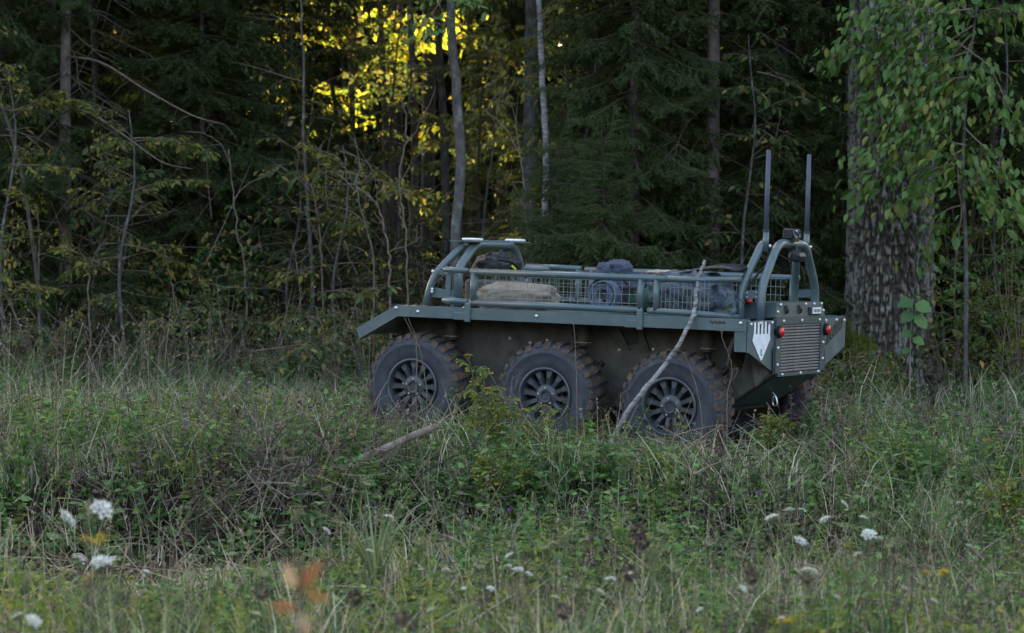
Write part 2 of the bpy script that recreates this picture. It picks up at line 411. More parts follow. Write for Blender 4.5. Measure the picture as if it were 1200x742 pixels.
# ------------------------------------------------------------------ spruces: boughs share a few meshes
def spruce_bough(L, seed, dense=1.15, nl=.029):
    r = np.random.default_rng(seed); mb = MB(); n = 14
    t = np.linspace(0, 1, n)
    ax = np.stack([t * L, .06 * L * np.sin(t * 2.3 + r.random() * 2) * t, L * (-.16 * t + .02 * np.sin(t * 6) - .10 * t * t + .16 * t ** 3)], -1)
    mb.tube(ax, np.linspace(.012 * L / 2 + .004, .002, n), 5, 1)
    pos, dirs = [], []
    def twig(p0, d, l, droop, lev):
        k = max(3, int(l / .05)); pts = [p0]; dd = d.copy()
        for i in range(k):
            dd = dd + np.array([0, 0, -droop / k]) + r.normal(0, .05, 3); dd /= np.linalg.norm(dd); pts.append(pts[-1] + dd * l / k)
        pts = np.array(pts)
        mb.tube(pts, np.linspace(.0035, .0012, len(pts)), 3, 1, cap=False)
        m_ = int(l / .0085 * dense)
        tt = np.linspace(.02, 1, m_) * (len(pts) - 1); i0 = np.minimum(tt.astype(int), len(pts) - 2); f = (tt - i0)[:, None]
        base = pts[i0] * (1 - f) + pts[i0 + 1] * f; dv = pts[i0 + 1] - pts[i0]; dv /= np.linalg.norm(dv, axis=1)[:, None]
        ref = np.cross(dv, [0, 0, 1.]); ref /= np.linalg.norm(ref, axis=1)[:, None] + 1e-6; upv = np.cross(ref, dv)
        for ang in (0, math.pi, math.pi / 2):
            a = ang + r.normal(0, .5, m_)
            pos.append(base); dirs.append(dv * .75 + np.cos(a)[:, None] * ref + np.sin(a)[:, None] * upv * .8)
        if lev:
            for q in range(int(l / .07)):
                tq = .2 + .75 * r.random(); i = min(int(tq * k), k - 1); sgn = 1 if q % 2 else -1
                v = dirs_at(pts, i); sd_ = np.cross(v, [0, 0, 1.]); sd_ /= np.linalg.norm(sd_) + 1e-6
                twig(pts[i], v * .7 + sd_ * sgn * .8 + np.array([0, 0, -.15]), l * (.3 + .2 * r.random()) * (1 - .5 * tq), droop * .8, 0)
    def dirs_at(p, i):
        v = p[i + 1] - p[i]; return v / np.linalg.norm(v)
    s = .14
    while s < .985:
        i = min(int(s * (n - 1)), n - 2); f = s * (n - 1) - i; p0 = ax[i] * (1 - f) + ax[i + 1] * f
        v = dirs_at(ax, i); sd_ = np.cross(v, [0, 0, 1.]); sd_ /= np.linalg.norm(sd_)
        for sg in (-1, 1):
            l = (.12 + .34 * L * .5 * math.sin(min(1, (1.02 - s) * 1.7) * 1.5)) * (.6 + .6 * r.random())
            if s < .35 and r.random() < .5: continue
            twig(p0, v * .75 + sd_ * sg * (.75 + .3 * r.random()) + np.array([0, 0, r.normal(-.08, .18)]), l, .5 + .7 * r.random(), l > .16)
        s += .055 / L * (1.0 + .5 * r.random())
    twig(ax[-2], dirs_at(ax, n - 2), .12, .1, 0)
    pos = np.concatenate(pos); dirs = np.concatenate(dirs)
    mb.stamp(*NEEDLE, pos, frames(dirs, .6), nl * (.75 + .5 * rng.random(len(pos))), 0, np.clip(rng.normal(.45, .2, len(pos)), 0, 1))
    return mb.mesh('bough', [M_spruce, M_sprucetwig])

BOUGHS = {'long': [spruce_bough(2.0, s) for s in (1, 2, 3)], 'mid': [spruce_bough(1.35, s) for s in (4, 5, 6)], 'short': [spruce_bough(.75, s) for s in (7, 8)]}
BLEN = {'long': 2.0, 'mid': 1.35, 'short': .75}

def bare_limb(L, seed):
    r = np.random.default_rng(seed); mb = MB(); t = np.linspace(0, 1, 10)
    ax = np.stack([t * L, .05 * L * np.sin(t * 4 + seed), -.3 * L * t ** 1.3], -1)
    mb.tube(ax, np.linspace(.009, .0025, 10), 5)
    for q in range(7):
        i = r.integers(3, 9); d = np.array([.6, r.choice([-1, 1]) * .7, -.3 + r.normal(0, .2)]); l = .15 + .3 * r.random()
        mb.tube([ax[i], ax[i] + d * l * .5, ax[i] + d * l + [0, 0, -.1 * l]], [.004, .003, .001], 4)
    return mb.mesh('bare_limb', [M_sprucetwig])
LIMBS = [bare_limb(1.2, s) for s in (1, 2, 3)]

def upper_crown(H, h0, Lmax, seed, mat, spr=True):
    """everything above the boughs one can see: many leaf-sized sprays"""
    r = np.random.default_rng(seed); n = 2600
    h = h0 + (H - h0) * r.random(n) ** 1.4; a = r.random(n) * 2 * math.pi
    R = Lmax * ((H - h) / (H - h0)) ** .85 * (.25 + .75 * r.random(n) ** .6)
    pos = np.stack([R * np.cos(a), R * np.sin(a), h - .12 * R], -1)
    d = np.stack([np.cos(a), np.sin(a), -.35 + 0 * a], -1) + r.normal(0, .35, (n, 3))
    mb = MB(); mb.stamp(*SMALL, pos, frames(d, .4), .28 + .3 * r.random(n), 0, r.random(n) * .7)
    return mb.mesh('crown', [mat])

def trunk_mesh(pts, rad, n, mat, seed=0, rough=.06):
    """tapered trunk with uneven bark"""
    pts = np.asarray(pts, float); mb = MB(); path = smooth_path(pts, 7); rr = np.interp(np.linspace(0, 1, len(path)), np.linspace(0, 1, len(pts)), rad)
    if rad[0] < .06:
        wr = np.random.default_rng(seed + 3); path = path + np.cumsum(wr.normal(0, .006, path.shape), 0) * [1, 1, 0] * np.linspace(0, 1, len(path))[:, None]
    mb.tube(path, rr, n); V = mb.V[0]; c = np.repeat(path, n, 0); d = V - c
    nz = vnoise(V * 18 + seed * 7.3) - .5
    mb.V[0] = c + d * (1 + rough * 3 * nz)[:, None]
    return mb.mesh('trunk', [mat], True)

CROWNS = {}
def spruce(u, Y, H, dbh, Lmax, label, group=None, h0=.5, every=.24, bark=None, bare_to=0., azs=None, seed=0, lean=0., X=None, vis=5.3, nb=6):
    r = np.random.default_rng(seed + 100)
    X = P(u, 300, Y)[0] if X is None else X; z = float(ground(X, Y))
    t = thing('spruce_tree', label, 'tree', (X, Y, z), 0, group)
    pts = [(0, 0, -.1), (lean * .2, 0, H * .2), (lean * .5 + .03, .02, H * .5), (lean, 0, H)]
    link('trunk', trunk_mesh(pts, [dbh / 2 * 1.15, dbh / 2, dbh * .3, .01 if H > 4 else .003], 12, bark or M_barkpink, seed), t)
    h = h0; top = min(H * .97, vis)
    while h < top:
        k = r.integers(nb - 1, nb + 2); a0 = r.random() * 6.28
        for q in range(k):
            a = a0 + q * 6.283 / k + r.normal(0, .25)
            L = Lmax * max(.22 if H < 4 else .12, (1 - (h / H)) ** .8) * (.75 + .45 * r.random())
            x = lean * (h / H)
            if h < bare_to and r.random() < .75:
                link('bare_limb', LIMBS[r.integers(3)], t, loc=(x, 0, h), rot=(0, .1 + .2 * r.random(), a), scale=L / 1.5); continue
            key = 'long' if L > 1.6 else 'mid' if L > .95 else 'short'
            me = BOUGHS[key][r.integers(len(BOUGHS[key]))]
            tilt = .28 * (1 - h / H) - .25 * (h / H) + r.normal(0, .1)
            link('bough', me, t, loc=(x, 0, h + r.normal(0, .05)), rot=(r.normal(0, .15), tilt, a), scale=L / BLEN[key])
        h += every * (.8 + .4 * r.random())
    if H > vis + 1:
        key = (round(H), round(Lmax, 1))
        if key not in CROWNS: CROWNS[key] = upper_crown(H, vis + .3, Lmax * .9, 5, M_spruce)
        link('crown', CROWNS[key], t, label='dense upper crown of spruce sprays')
    else:
        link('bough', BOUGHS['short'][0], t, loc=(lean, 0, H * .9), rot=(0, -1.45, 0), scale=.6)
    return t

spruce(77, 26.5, 12, .115, 1.7, 'spruce with slim bare pinkish trunk and bare limbs, above the dry stalks', h0=.6, bare_to=4.2, seed=1, every=.3, nb=5)
spruce(835, 25.4, 14, .13, 1.7, 'spruce whose mottled grey-pink trunk stands behind the top of the leaning pole', h0=.4, seed=2, bark=M_barkpink, bare_to=4.2, every=.22, nb=4)
spruce(705, 23.0, 2.5, .05, 1.15, 'young spruce with fresh green boughs close behind the cargo basket', h0=.25, seed=14, every=.12, nb=8, bark=M_barkdark)
spruce(742, 25.0, 10, .10, 1.25, 'bushy green spruce behind the cargo basket of the vehicle', h0=.3, seed=3, every=.16, nb=7)
spruce(652, 23.9, 2.5, .05, 1.15, 'small young spruce behind the front roll bar and pale birch', h0=.25, seed=4, every=.12, nb=8, bark=M_barkdark)
spruce(918, 25.6, 13, .12, 1.0, 'dark spruce standing behind the two whip antennas', h0=1.0, seed=5, every=.17, nb=6, bark=M_barkdark)
spruce(235, 27.4, 6.5, .08, 1.55, 'dense young spruce with drooping boughs down to the dry grass stalks', h0=.2, seed=6, every=.16, nb=7)
spruce(5, 26.4, 11, .10, 1.1, 'spruce with grey-green boughs beside the pinkish bare trunk', h0=.4, seed=7, every=.2, bark=M_barkdark)
spruce(1165, 26.8, 9, .09, 1.5, 'low-branched spruce beside the huge furrowed trunk', h0=.2, seed=8, every=.2)
spruce(300, 30.0, 13, .13, 1.9, 'spruce reaching long boughs toward the sunlit yellow leaves', h0=1.6, seed=9, every=.24, vis=5.4)
spruce(130, 25.3, 1.6, .04, .75, 'knee-high seedling spruce among dry stalks below the pinkish trunk', h0=.12, seed=10, every=.14)
for k, (u, Y, H, Lm) in enumerate([(735, 31, 13, 1.9), (800, 34, 15, 2.2), (600, 40, 14, 1.6), (900, 31, 14, 2.1), (1010, 30, 13, 2.0), (1090, 33, 15, 2.2), (1190, 31, 14, 2.0), (150, 31, 14, 2.1), (30, 32, 15, 2.2), (-60, 28, 13, 2.0), (225, 35, 14, 2.0), (1260, 27.5, 13, 2.0), (760, 41, 15, 2.4), (960, 40, 15, 2.4), (80, 40, 15, 2.4)]):
    spruce(u, Y, H, .16, Lm, 'dark spruce deep in the shade of the wood', 'spruces deep in the wood', h0=.3, every=.34, seed=30 + k, vis=1.5 + .1 * Y + .6, bark=M_barkdark)

# ------------------------------------------------------------------ leafy branches
def leafy_branch(L, seed, nt, nleaf, leaf, mats, tpl=SMALL, droop=.25, spread=.55):
    r = np.random.default_rng(seed); mb = MB(); n = 9; t = np.linspace(0, 1, n)
    ax = np.stack([t * L, .1 * L * np.sin(t * 3 + seed), L * (.12 * t - droop * t * t)], -1)
    mb.tube(ax, np.linspace(.006 * L + .002, .0015, n), 4, 1, cap=False); pos, dirs = [], []
    for q in range(nt):
        s = .15 + .85 * (q + r.random()) / nt; i = min(int(s * (n - 1)), n - 2); v = ax[i + 1] - ax[i]; v /= np.linalg.norm(v)
        sg = 1 if q % 2 else -1; sd_ = np.cross(v, [0, 0, 1.]); l = L * spread * (1.1 - s) * (.6 + .6 * r.random()) + .06
        d = v * .7 + sd_ * sg * .8 + np.array([0, 0, r.normal(0, .25)]); d /= np.linalg.norm(d)
        p2 = ax[i] + d * l * .5; p3 = ax[i] + d * l + np.array([0, 0, -.15 * l])
        mb.tube([ax[i], p2, p3], [.003, .002, .001], 3, 1, cap=False)
        for k in range(nleaf):
            tt = .15 + .85 * (k + r.random() * .6) / nleaf; p = ax[i] * (1 - tt) + p3 * tt; sl = 1 if k % 2 else -1
            s2 = np.cross(d, [0, 0, 1.]); pos.append(p); dirs.append(d * .6 + s2 * sl * .8 + np.array([0, 0, -.45 + r.normal(0, .3)]))
    pos = np.array(pos); dirs = np.array(dirs)
    mb.stamp(*tpl, pos, frames(dirs, .45), leaf * (.65 + .7 * r.random(len(pos))), 0, r.random(len(pos)))
    return mb.mesh('branch', mats)

BR_yellow = [leafy_branch(1.3, s, 10, 5, .125, [M_yellow_leaf, M_twig], LEAF) for s in (1, 2, 3)]
BR_olive = [leafy_branch(1.2, s, 11, 6, .10, [M_olive_leaf, M_twig], LEAF) for s in (4, 5, 6)]
BR_green = [leafy_branch(1.1, s, 10, 6, .10, [M_green_leaf, M_twig], LEAF) for s in (7, 8, 9)]
BR_hazel = [leafy_branch(.6, s, 6, 4, .10, [M_hazel_leaf, M_twig], LEAF) for s in (10, 11)]
BR_dark = [leafy_branch(1.3, s, 12, 6, .12, [M_dark_leaf, M_twig], LEAF) for s in (12, 13)]
BR_sparse = [leafy_branch(.7, s, 5, 2, .06, [M_olive_leaf, M_twig], LEAF, .1) for s in (14, 15)]

def young_tree(name, label, pts, rad, hs, brs, scale, bark=M_barkgrey, group=None, cat='tree', seed=0, n=9, nseg=10, pitch=0.):
    """pts are world points of the stem; branches leave it at the height fractions hs"""
    r = np.random.default_rng(seed + 500); pts = np.asarray(pts, float); b = pts[0].copy()
    t = thing(name, label, cat, tuple(b), 0, group)
    link('trunk', trunk_mesh(pts - b, rad, nseg, bark, seed, .05), t)
    path = smooth_path(pts - b, 7)
    for q in range(n):
        f = hs[0] + (hs[1] - hs[0]) * (q + r.random()) / n; p = path[min(int(f * (len(path) - 1)), len(path) - 1)]
        link('branch', brs[r.integers(len(brs))], t, loc=tuple(p), rot=(r.normal(0, .3), pitch + r.normal(-.15, .3), r.random() * 6.28), scale=scale * (.7 + .6 * r.random()))
    return t

def stem_px(lst, Y, wob=0.):
    """stem points from photo pixels (listed from the ground up), the first dropped to the ground"""
    pts = [P(u, v, Y) for u, v in lst]
    base = pts[0].copy(); base[2] = float(ground(base[0], Y)) - .05
    return [base] + pts

# sunlit yellow understorey far back
k = 0
for u, Y, H in [(205, 39, 5.6), (235, 44, 6.2), (300, 44, 6.5), (345, 40, 6), (395, 38, 6), (440, 41, 6.5), (468, 42, 6), (250, 42, 6), (425, 44, 6.5), (325, 37, 5.5), (372, 43, 6.5), (408, 47, 7), (270, 36, 5.4), (545, 46, 6.2), (1015, 40, 5.5)]:
    X = P(u, 300, Y)[0]; g = float(ground(X, Y))
    young_tree('understorey_tree', 'slender young tree with sunlit yellow autumn leaves deep in the wood', [(X, Y, g - .05), (X + .1, Y, g + H * .4), (X - .1, Y, g + H * .7), (X + .1, Y + .1, g + H)], [.05, .04, .03, .01], (.48, 1), BR_yellow if k % 4 else BR_olive, .95, M_barkdark, 'yellow-leaved understorey trees', seed=k, n=7); k += 1
for u, Y, H in [(120, 44, 6), (690, 46, 6), (850, 46, 6.5), (1040, 45, 6), (960, 47, 6)]:
    X = P(u, 300, Y)[0]; g = float(ground(X, Y))
    young_tree('understorey_tree', 'olive-leaved young tree catching sun between the spruces', [(X, Y, g - .05), (X + .1, Y, g + H * .5), (X - .1, Y, g + H)], [.05, .035, .01], (.4, 1), BR_olive, 1.1, M_barkdark, 'olive-leaved understorey trees', seed=k, n=18); k += 1
# nearer olive/yellow saplings around the opening
for u, Y, H in [(330, 33, 5), (465, 36, 5), (270, 31, 4.6), (570, 34, 5)]:
    X = P(u, 300, Y)[0]; g = float(ground(X, Y))
    young_tree('understorey_tree', 'thin sapling with olive leaves turning yellow in front of the sunlit trees', [(X, Y, g - .05), (X - .1, Y, g + H * .5), (X + .1, Y, g + H)], [.03, .02, .008], (.45, 1), BR_olive, .9, M_barkgrey, 'olive saplings at the opening', seed=k, n=12); k += 1

# tall trees whose high crowns shade the meadow
def tall_crown(seed, n=9000):
    r = np.random.default_rng(seed); q = r.normal(0, 1, (n, 3)); q /= np.linalg.norm(q, axis=1)[:, None]; rad = r.random(n) ** .45
    cl = vnoise(q * 3 + seed) ; pos = q * rad[:, None] * (.75 + .5 * cl)[:, None] * np.array([3.3, 3.0, 8.0]) + np.array([0, 0, 15.5])
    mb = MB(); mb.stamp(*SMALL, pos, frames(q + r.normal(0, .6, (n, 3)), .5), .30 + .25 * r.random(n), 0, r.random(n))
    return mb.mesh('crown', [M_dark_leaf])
TALL = [tall_crown(s) for s in (1, 2)]
def tall_tree(u, Y, dia, label, group, s, bark=M_barkdark, X=None):
    up = 3.2 if X is None and 200 < u < 620 else 0.  # crowns lifted over this stretch to let sun onto the yellow leaves
    X = P(u, 300, Y)[0] if X is None else X; g = float(ground(X, Y))
    t = thing('tall_tree', label, 'tree', (X, Y, g), 0, group)
    link('trunk', trunk_mesh([(0, 0, -.1), (.05, 0, 6), (-.05, 0, 12), (0, 0, 21 + up)], [dia * .6, dia / 2, dia * .4, .03], 12, bark, s), t)
    link('crown', TALL[s % 2], t, loc=(0, 0, up), rot=(0, 0, s * 1.3))
k = 0
for u in (-420, -150, 60, 215, 462, 500, 590, 760, 905, 1060, 1230, 1420, 1700):
    tall_tree(u, 48.5 + (k % 3), .24, 'tall dark trunk far back among the yellow leaves', 'tall trees at the back of the wood', k); k += 1
for u in (-900, -650, 340, 680, 1150, 1950):
    tall_tree(u, 53.5 + (k % 2), .24, 'tall dark trunk far back among the yellow leaves', 'tall trees at the back of the wood', k); k += 1
for X, Y in ((-10, 31), (-13, 38), (10.5, 32), (13.5, 39), (-15, 28), (15, 27)):
    tall_tree(0, Y, .3, 'tall grey tree standing in the wood', 'tall trees beside the opening', k, M_barkgrey, X=X); k += 1

# thicket and far wood: masses nobody could count
def leaf_mass(name, label, n, xr, yr, hfun, size, mat, cat='wood'):
    r = np.random.default_rng(len(name)); x = r.uniform(*xr, n); y = r.uniform(*yr, n); hm = hfun(x, y)
    z = ground(x, y) + hm * r.random(n) ** .8
    cl = vnoise(np.stack([x * .8, y * .8, z * .8], -1)); keep = cl + .35 * r.random(n) > .45
    pos = np.stack([x, y, z], -1)[keep]; n = len(pos)
    mb = MB(); mb.stamp(*SMALL, pos, frames(r.normal(0, 1, (n, 3)), .4), size * (.6 + .8 * r.random(n)), 0, r.random(n))
    return mb.build(name, [mat], None, label=label, cat=cat, kind='stuff')
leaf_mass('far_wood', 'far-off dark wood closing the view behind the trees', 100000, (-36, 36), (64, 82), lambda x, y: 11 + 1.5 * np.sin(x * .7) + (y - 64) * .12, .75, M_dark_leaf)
leaf_mass('thicket', 'dark tangled thicket below the yellow leaves at the back of the wood', 26000, (-18, 18), (52, 55), lambda x, y: 2.6 + .9 * np.sin(x * 1.1) + .5 * np.sin(x * 2.7), .3, M_dark_leaf)  # row added to keep low sun off the growth in front of it
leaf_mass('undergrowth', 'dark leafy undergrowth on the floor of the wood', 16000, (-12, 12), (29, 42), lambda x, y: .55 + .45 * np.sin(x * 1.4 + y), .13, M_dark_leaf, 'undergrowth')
leaf_mass('edge_undergrowth', 'tangled small-leaved undergrowth just inside the edge of the wood', 15000, (-6.5, -.8), (25.2, 29.5), lambda x, y: (.9 + .7 * np.sin(x * 1.9 + y) + .3 * np.sin(x * 4.3)) * (1 - .6 * sstep(-2.7, -2.1, x)), .075, M_hazel_leaf, 'undergrowth')
leaf_mass('edge_undergrowth', 'low green undergrowth around the foot of the huge trunk', 9000, (2.6, 6.5), (23.6, 28.5), lambda x, y: (.6 + .4 * np.sin(x * 2.3 + y) + .3 * np.sin(x * 5.3)) * (1 - .6 * sstep(4.0, 3.6, x)), .07, M_hazel_leaf, 'undergrowth')

# ------------------------------------------------------------------ trunks and saplings at the wood's edge
def bare_sapling(name, label, pts, rad, seed, ntw=7, twl=.35, mat=None, leaves=0, lmat=None, group=None, cat='sapling', sub=2):
    r = np.random.default_rng(seed + 900); pts = np.asarray(pts, float); b = pts[0].copy(); p = smooth_path(pts - b, 6)
    p[1:-1] += r.normal(0, rad * .6, p[1:-1].shape) * [1, 1, .3]
    t = thing(name, label, cat, tuple(b), 0, group)
    MB().tube(p, np.linspace(rad, rad * .35, len(p)), 7).build('stem', [mat or M_twig], t, True)
    mb = MB(); ends = []
    for q in range(ntw):
        i = int(len(p) * (.25 + .72 * (q + r.random()) / ntw)); i = min(i, len(p) - 2); a = r.random() * 6.28
        d = np.array([math.cos(a), .5 * math.sin(a), .5 + .7 * r.random()]); d /= np.linalg.norm(d); l = twl * (.5 + r.random())
        pp = [p[i]]
        for s in range(5):
            d = d + r.normal(0, .22, 3); d /= np.linalg.norm(d); pp.append(pp[-1] + d * l / 5)
        mb.tube(pp, np.linspace(rad * .45, rad * .15, 6), 4, cap=False); ends += pp[2:]
        for s in range(sub):
            j = r.integers(1, 5); d2 = d + r.normal(0, .6, 3); d2 /= np.linalg.norm(d2); e = pp[j] + d2 * l * .45
            mb.tube([pp[j], pp[j] + d2 * l * .2 + r.normal(0, .01, 3), e], [rad * .25, rad * .2, rad * .1], 3, cap=False); ends.append(e)
    if ntw: mb.build('twigs', [mat or M_twig], t)
    if leaves:
        q = r.integers(0, len(ends), leaves); pos = np.array(ends)[q] + r.normal(0, .02, (leaves, 3))
        for j in range(leaves):
            d = r.normal(0, 1, 3) + [0, 0, -.6]; fr = frames(d[None], .6)[0]
            link('leaf', LEAF1[j % 3] if lmat is None else lmat[j % len(lmat)], t, loc=tuple(pos[j]), rot=Matrix(fr.T).to_euler(), scale=.05 + .04 * r.random())
    return t

def one_leaf(mat, rnd, W=.55, fold=.12, droop=.15):
    V, F = leaf_tpl(1., W, fold, droop); return MB().add(V, F, 0, rnd).mesh('leaf', [mat])
LEAF1 = [one_leaf(M_olive_leaf, q) for q in (.2, .6, .95)]
LEAFY = [one_leaf(M_yellow_leaf, q) for q in (.1, .5, .8)]
LEAFE = [one_leaf(M_green_leaf, q, .62, f, d) for q, f, d in ((.1, .1, .15), (.45, .15, .25), (.7, .05, .3), (.9, .12, .2), (.3, .2, .1))]
LEAFB = [one_leaf(M_herb, q, .95, .06, .2) for q in (.2, .5)]
LEAFO = [one_leaf(M_orange_leaf, q, .5, .1, .3) for q in (.1, .5, 1.)]

young_tree('aspen_tree', 'slim crooked grey aspen rising behind the front roll bar', stem_px([(534, 290), (540, 200), (535, 120), (530, 60), (527, 0), (526, -120)], 24.2), [.055, .05, .048, .045, .042, .04, .025], (.86, 1), BR_green, .8, M_barkgrey, seed=40, n=8)
young_tree('birch_tree', 'slim pale birch beside the darker thick trunk', stem_px([(638, 300), (640, 200), (638, 120), (637, 60), (632, -40), (628, -200)], 24.9), [.034, .032, .032, .03, .028, .026, .015], (.72, 1), BR_olive, .8, M_birch, seed=41, n=10)
young_tree('birch_tree', 'thick dark birch trunk just behind the slim pale birch', stem_px([(620, 300), (622, 150), (624, 0), (622, -300)], 28.5), [.10, .09, .085, .08, .05], (.8, 1), BR_olive, 1.2, M_barkgrey, seed=42, n=10)
young_tree('aspen_tree', 'dim bluish trunk just behind the crooked grey aspen', stem_px([(523, 300), (520, 150), (512, 0), (510, -250)], 31), [.06, .052, .048, .042, .02], (.75, 1), BR_olive, 1., M_barkgrey, seed=43, n=9)
young_tree('aspen_tree', 'thin grey trunk close beside the pinkish spruce trunk', stem_px([(60, 330), (59, 150), (66, 0), (68, -150)], 27.5), [.035, .03, .028, .026, .012], (.8, 1), BR_olive, .9, M_barkgrey, seed=44, n=7)
young_tree('alder_tree', 'leaning grey stem under the yellow-green leaves beside the spruce', stem_px([(45, 350), (28, 230), (8, 150), (-20, 60), (-30, -80)], 25.2), [.022, .02, .018, .016, .014, .008], (.55, 1), BR_hazel, .8, M_barkgrey, seed=45, n=9)
young_tree('alder_tree', 'slim grey stem near the hazel shrub with few leaves', stem_px([(366, 330), (360, 240), (355, 160), (356, 60), (350, -60)], 26), [.022, .02, .018, .016, .012, .006], (.5, 1), BR_sparse, .9, M_barkgrey, seed=46, n=8)
for k, (u, Y, wpx) in enumerate([(1112, 31, 16), (1188, 33, 20), (1150, 36, 14), (690, 36, 12), (880, 33, 12), (107, 29, 8), (182, 33, 10), (410, 38, 7), (448, 40, 8), (482, 38, 9), (552, 42, 9)]):
    d = wpx * Y / FPX; X = P(u, 300, Y)[0]; g = float(ground(X, Y))
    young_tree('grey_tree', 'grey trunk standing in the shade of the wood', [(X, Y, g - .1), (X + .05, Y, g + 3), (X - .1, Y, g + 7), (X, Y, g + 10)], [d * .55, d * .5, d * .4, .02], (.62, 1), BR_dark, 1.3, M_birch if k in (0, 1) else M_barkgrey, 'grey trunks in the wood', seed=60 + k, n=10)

# bare saplings, each traced stem standing on the ground
bs = [
 ('bare twiggy sapling with a forked crown close to the front of the vehicle', [(477, 330), (474, 260), (468, 215), (476, 165), (474, 120)], 24.5, .012, 7),
 ('pale crooked sapling bending over beside the front of the vehicle', [(457, 330), (454, 285), (446, 250), (430, 228), (410, 215)], 24.2, .012, 5),
 ('thin bare sapling beside the pale crooked one', [(438, 340), (436, 290), (424, 250), (418, 215), (425, 190)], 24.6, .010, 6),
 ('slim bare stem beside the grey stem near the hazel', [(378, 350), (376, 290), (370, 240), (366, 215), (376, 200)], 25.2, .010, 6),
 ('dead curved stem among the young spruce boughs', [(288, 350), (286, 310), (279, 275), (273, 215), (268, 175)], 25.4, .013, 4),
 ('dead arching sapling with curled tip in front of the dark birch', [(616, 300), (614, 215), (606, 175), (588, 145), (566, 128)], 24.6, .012, 6),
 ('short dark dead stem in the tall dry grass', [(104, 430), (105, 380), (103, 325), (104, 310)], 24.6, .013, 2),
 ('broken pale dead stick standing among spruce boughs', [(218, 400), (208, 360), (201, 330), (193, 292)], 24.7, .008, 2),
 ('thin dead stem rising behind the short dry grass near the hazel', [(352, 360), (350, 330), (346, 300), (341, 280)], 25.0, .008, 3),
 ('grey stem rising between the shrubs and the big furrowed trunk', [(1122, 420), (1118, 330), (1125, 240), (1115, 150), (1100, 60)], 25.2, .014, 6),
 ('thin grey stem among yellow-green leaves beyond the big trunk', [(1150, 430), (1158, 350), (1152, 280), (1160, 200)], 25.6, .009, 6),
 ('dead grey stem beside the pinkish spruce trunk', [(50, 420), (45, 360), (46, 300), (44, 240)], 25.0, .008, 5),
]
for k, (lab, lst, Y, rad, ntw) in enumerate(bs):
    bare_sapling('sapling', lab, stem_px(lst, Y), rad, k, ntw, .42 if k < 6 else .25, None, 6 if k in (0, 2, 3, 9, 10) else 0)
# two long bare limbs of the pinkish spruce
for lab, lst in (('long bare arching dead branch hanging from the pinkish spruce trunk, upper', [(80, 66), (120, 74), (170, 105), (225, 135), (262, 146)]), ('long bare arching dead branch hanging from the pinkish spruce trunk, lower', [(80, 125), (110, 135), (150, 162), (190, 190), (225, 198)])):
    p = smooth_path([P(u, v, 26.4 - .3 * i) for i, (u, v) in enumerate(lst)], 6)
    mb = MB().tube(p, np.linspace(.014, .004, len(p)), 6)
    for j in range(8, len(p), 2):
        d = rng.normal(0, 1, 3) * [.5, .5, .3] + [.3, 0, -.5]; mb.tube([p[j], p[j] + d * .12, p[j] + d * .22 + [0, 0, -.04]], [.003, .002, .001], 3, cap=False)
    mb.build('dead_branch', [M_twig], None, True, label=lab, cat='branch')
# fresh spruce sprays on their ends are part of a neighbouring bough: placed with the spruces

# hazel shrub with broad leaves next to the vehicle's front
def shrub(name, label, u, Y, H, nst, spread, brs, scale, seed, group=None, mat=None):
    r = np.random.default_rng(seed); X = P(u, 300, Y)[0]; g = float(ground(X, Y)); t = thing(name, label, 'shrub', (X, Y, g), 0, group)
    for q in range(nst):
        a = r.random() * 6.28; s = spread * r.random(); top = np.array([math.cos(a) * s, math.sin(a) * s, H * (.6 + .5 * r.random())])
        p = np.array([(0, 0, -.05), top * [.35, .35, .5], top]); MB().tube(smooth_path(p, 4), np.linspace(.009, .003, 9), 5, cap=False).build('stem', [mat or M_twig], t)
        for j in range(3):
            f = .45 + .25 * j + .1 * r.random(); f = min(f, 1.)
            link('branch', brs[r.integers(len(brs))], t, loc=tuple(top * [f, f, f]), rot=(r.normal(0, .3), r.normal(.0, .3), r.random() * 6.28), scale=scale * (.6 + .6 * r.random()))
    return t
shrub('hazel_shrub', 'broad-leaved green hazel shrub beside the front end of the vehicle', 392, 23.6, .85, 7, .35, BR_hazel, .75, 1)
shrub('hazel_shrub', 'smaller leafy shrub close behind the front end of the vehicle', 425, 24.6, .9, 6, .3, BR_hazel, .7, 2)
shrub('leafy_shrub', 'yellow-green leafy shrub beyond the big furrowed trunk', 1130, 25.8, 2.3, 9, .6, BR_olive, .6, 3)
shrub('leafy_shrub', 'dark green leafy shrub among the spruce boughs right of nothing but grey stems'.replace(' right of nothing but', ' beside the'), 1185, 25.0, 1.7, 8, .5, BR_green, .55, 4)
shrub('leafy_shrub', 'green bramble-like shrub at the mossy foot of the big trunk', 1010, 23.2, .55, 9, .45, BR_hazel, .6, 5)
shrub('leafy_shrub', 'low green shrub between the rear wheel and the big trunk', 968, 21.9, .42, 8, .35, BR_hazel, .5, 6)
shrub('leafy_shrub', 'low dark shrub growing among dry stalks', 320, 24.6, .5, 7, .5, BR_hazel, .6, 7)
shrub('leafy_shrub', 'pale-leaved shrub in the shade under the long spruce boughs', 330, 27.2, 1.3, 7, .5, BR_olive, .6, 8)
shrub('leafy_shrub', 'dark shrub in the shade behind the bare saplings', 455, 28.5, 1.2, 9, .8, BR_dark, .6, 9)

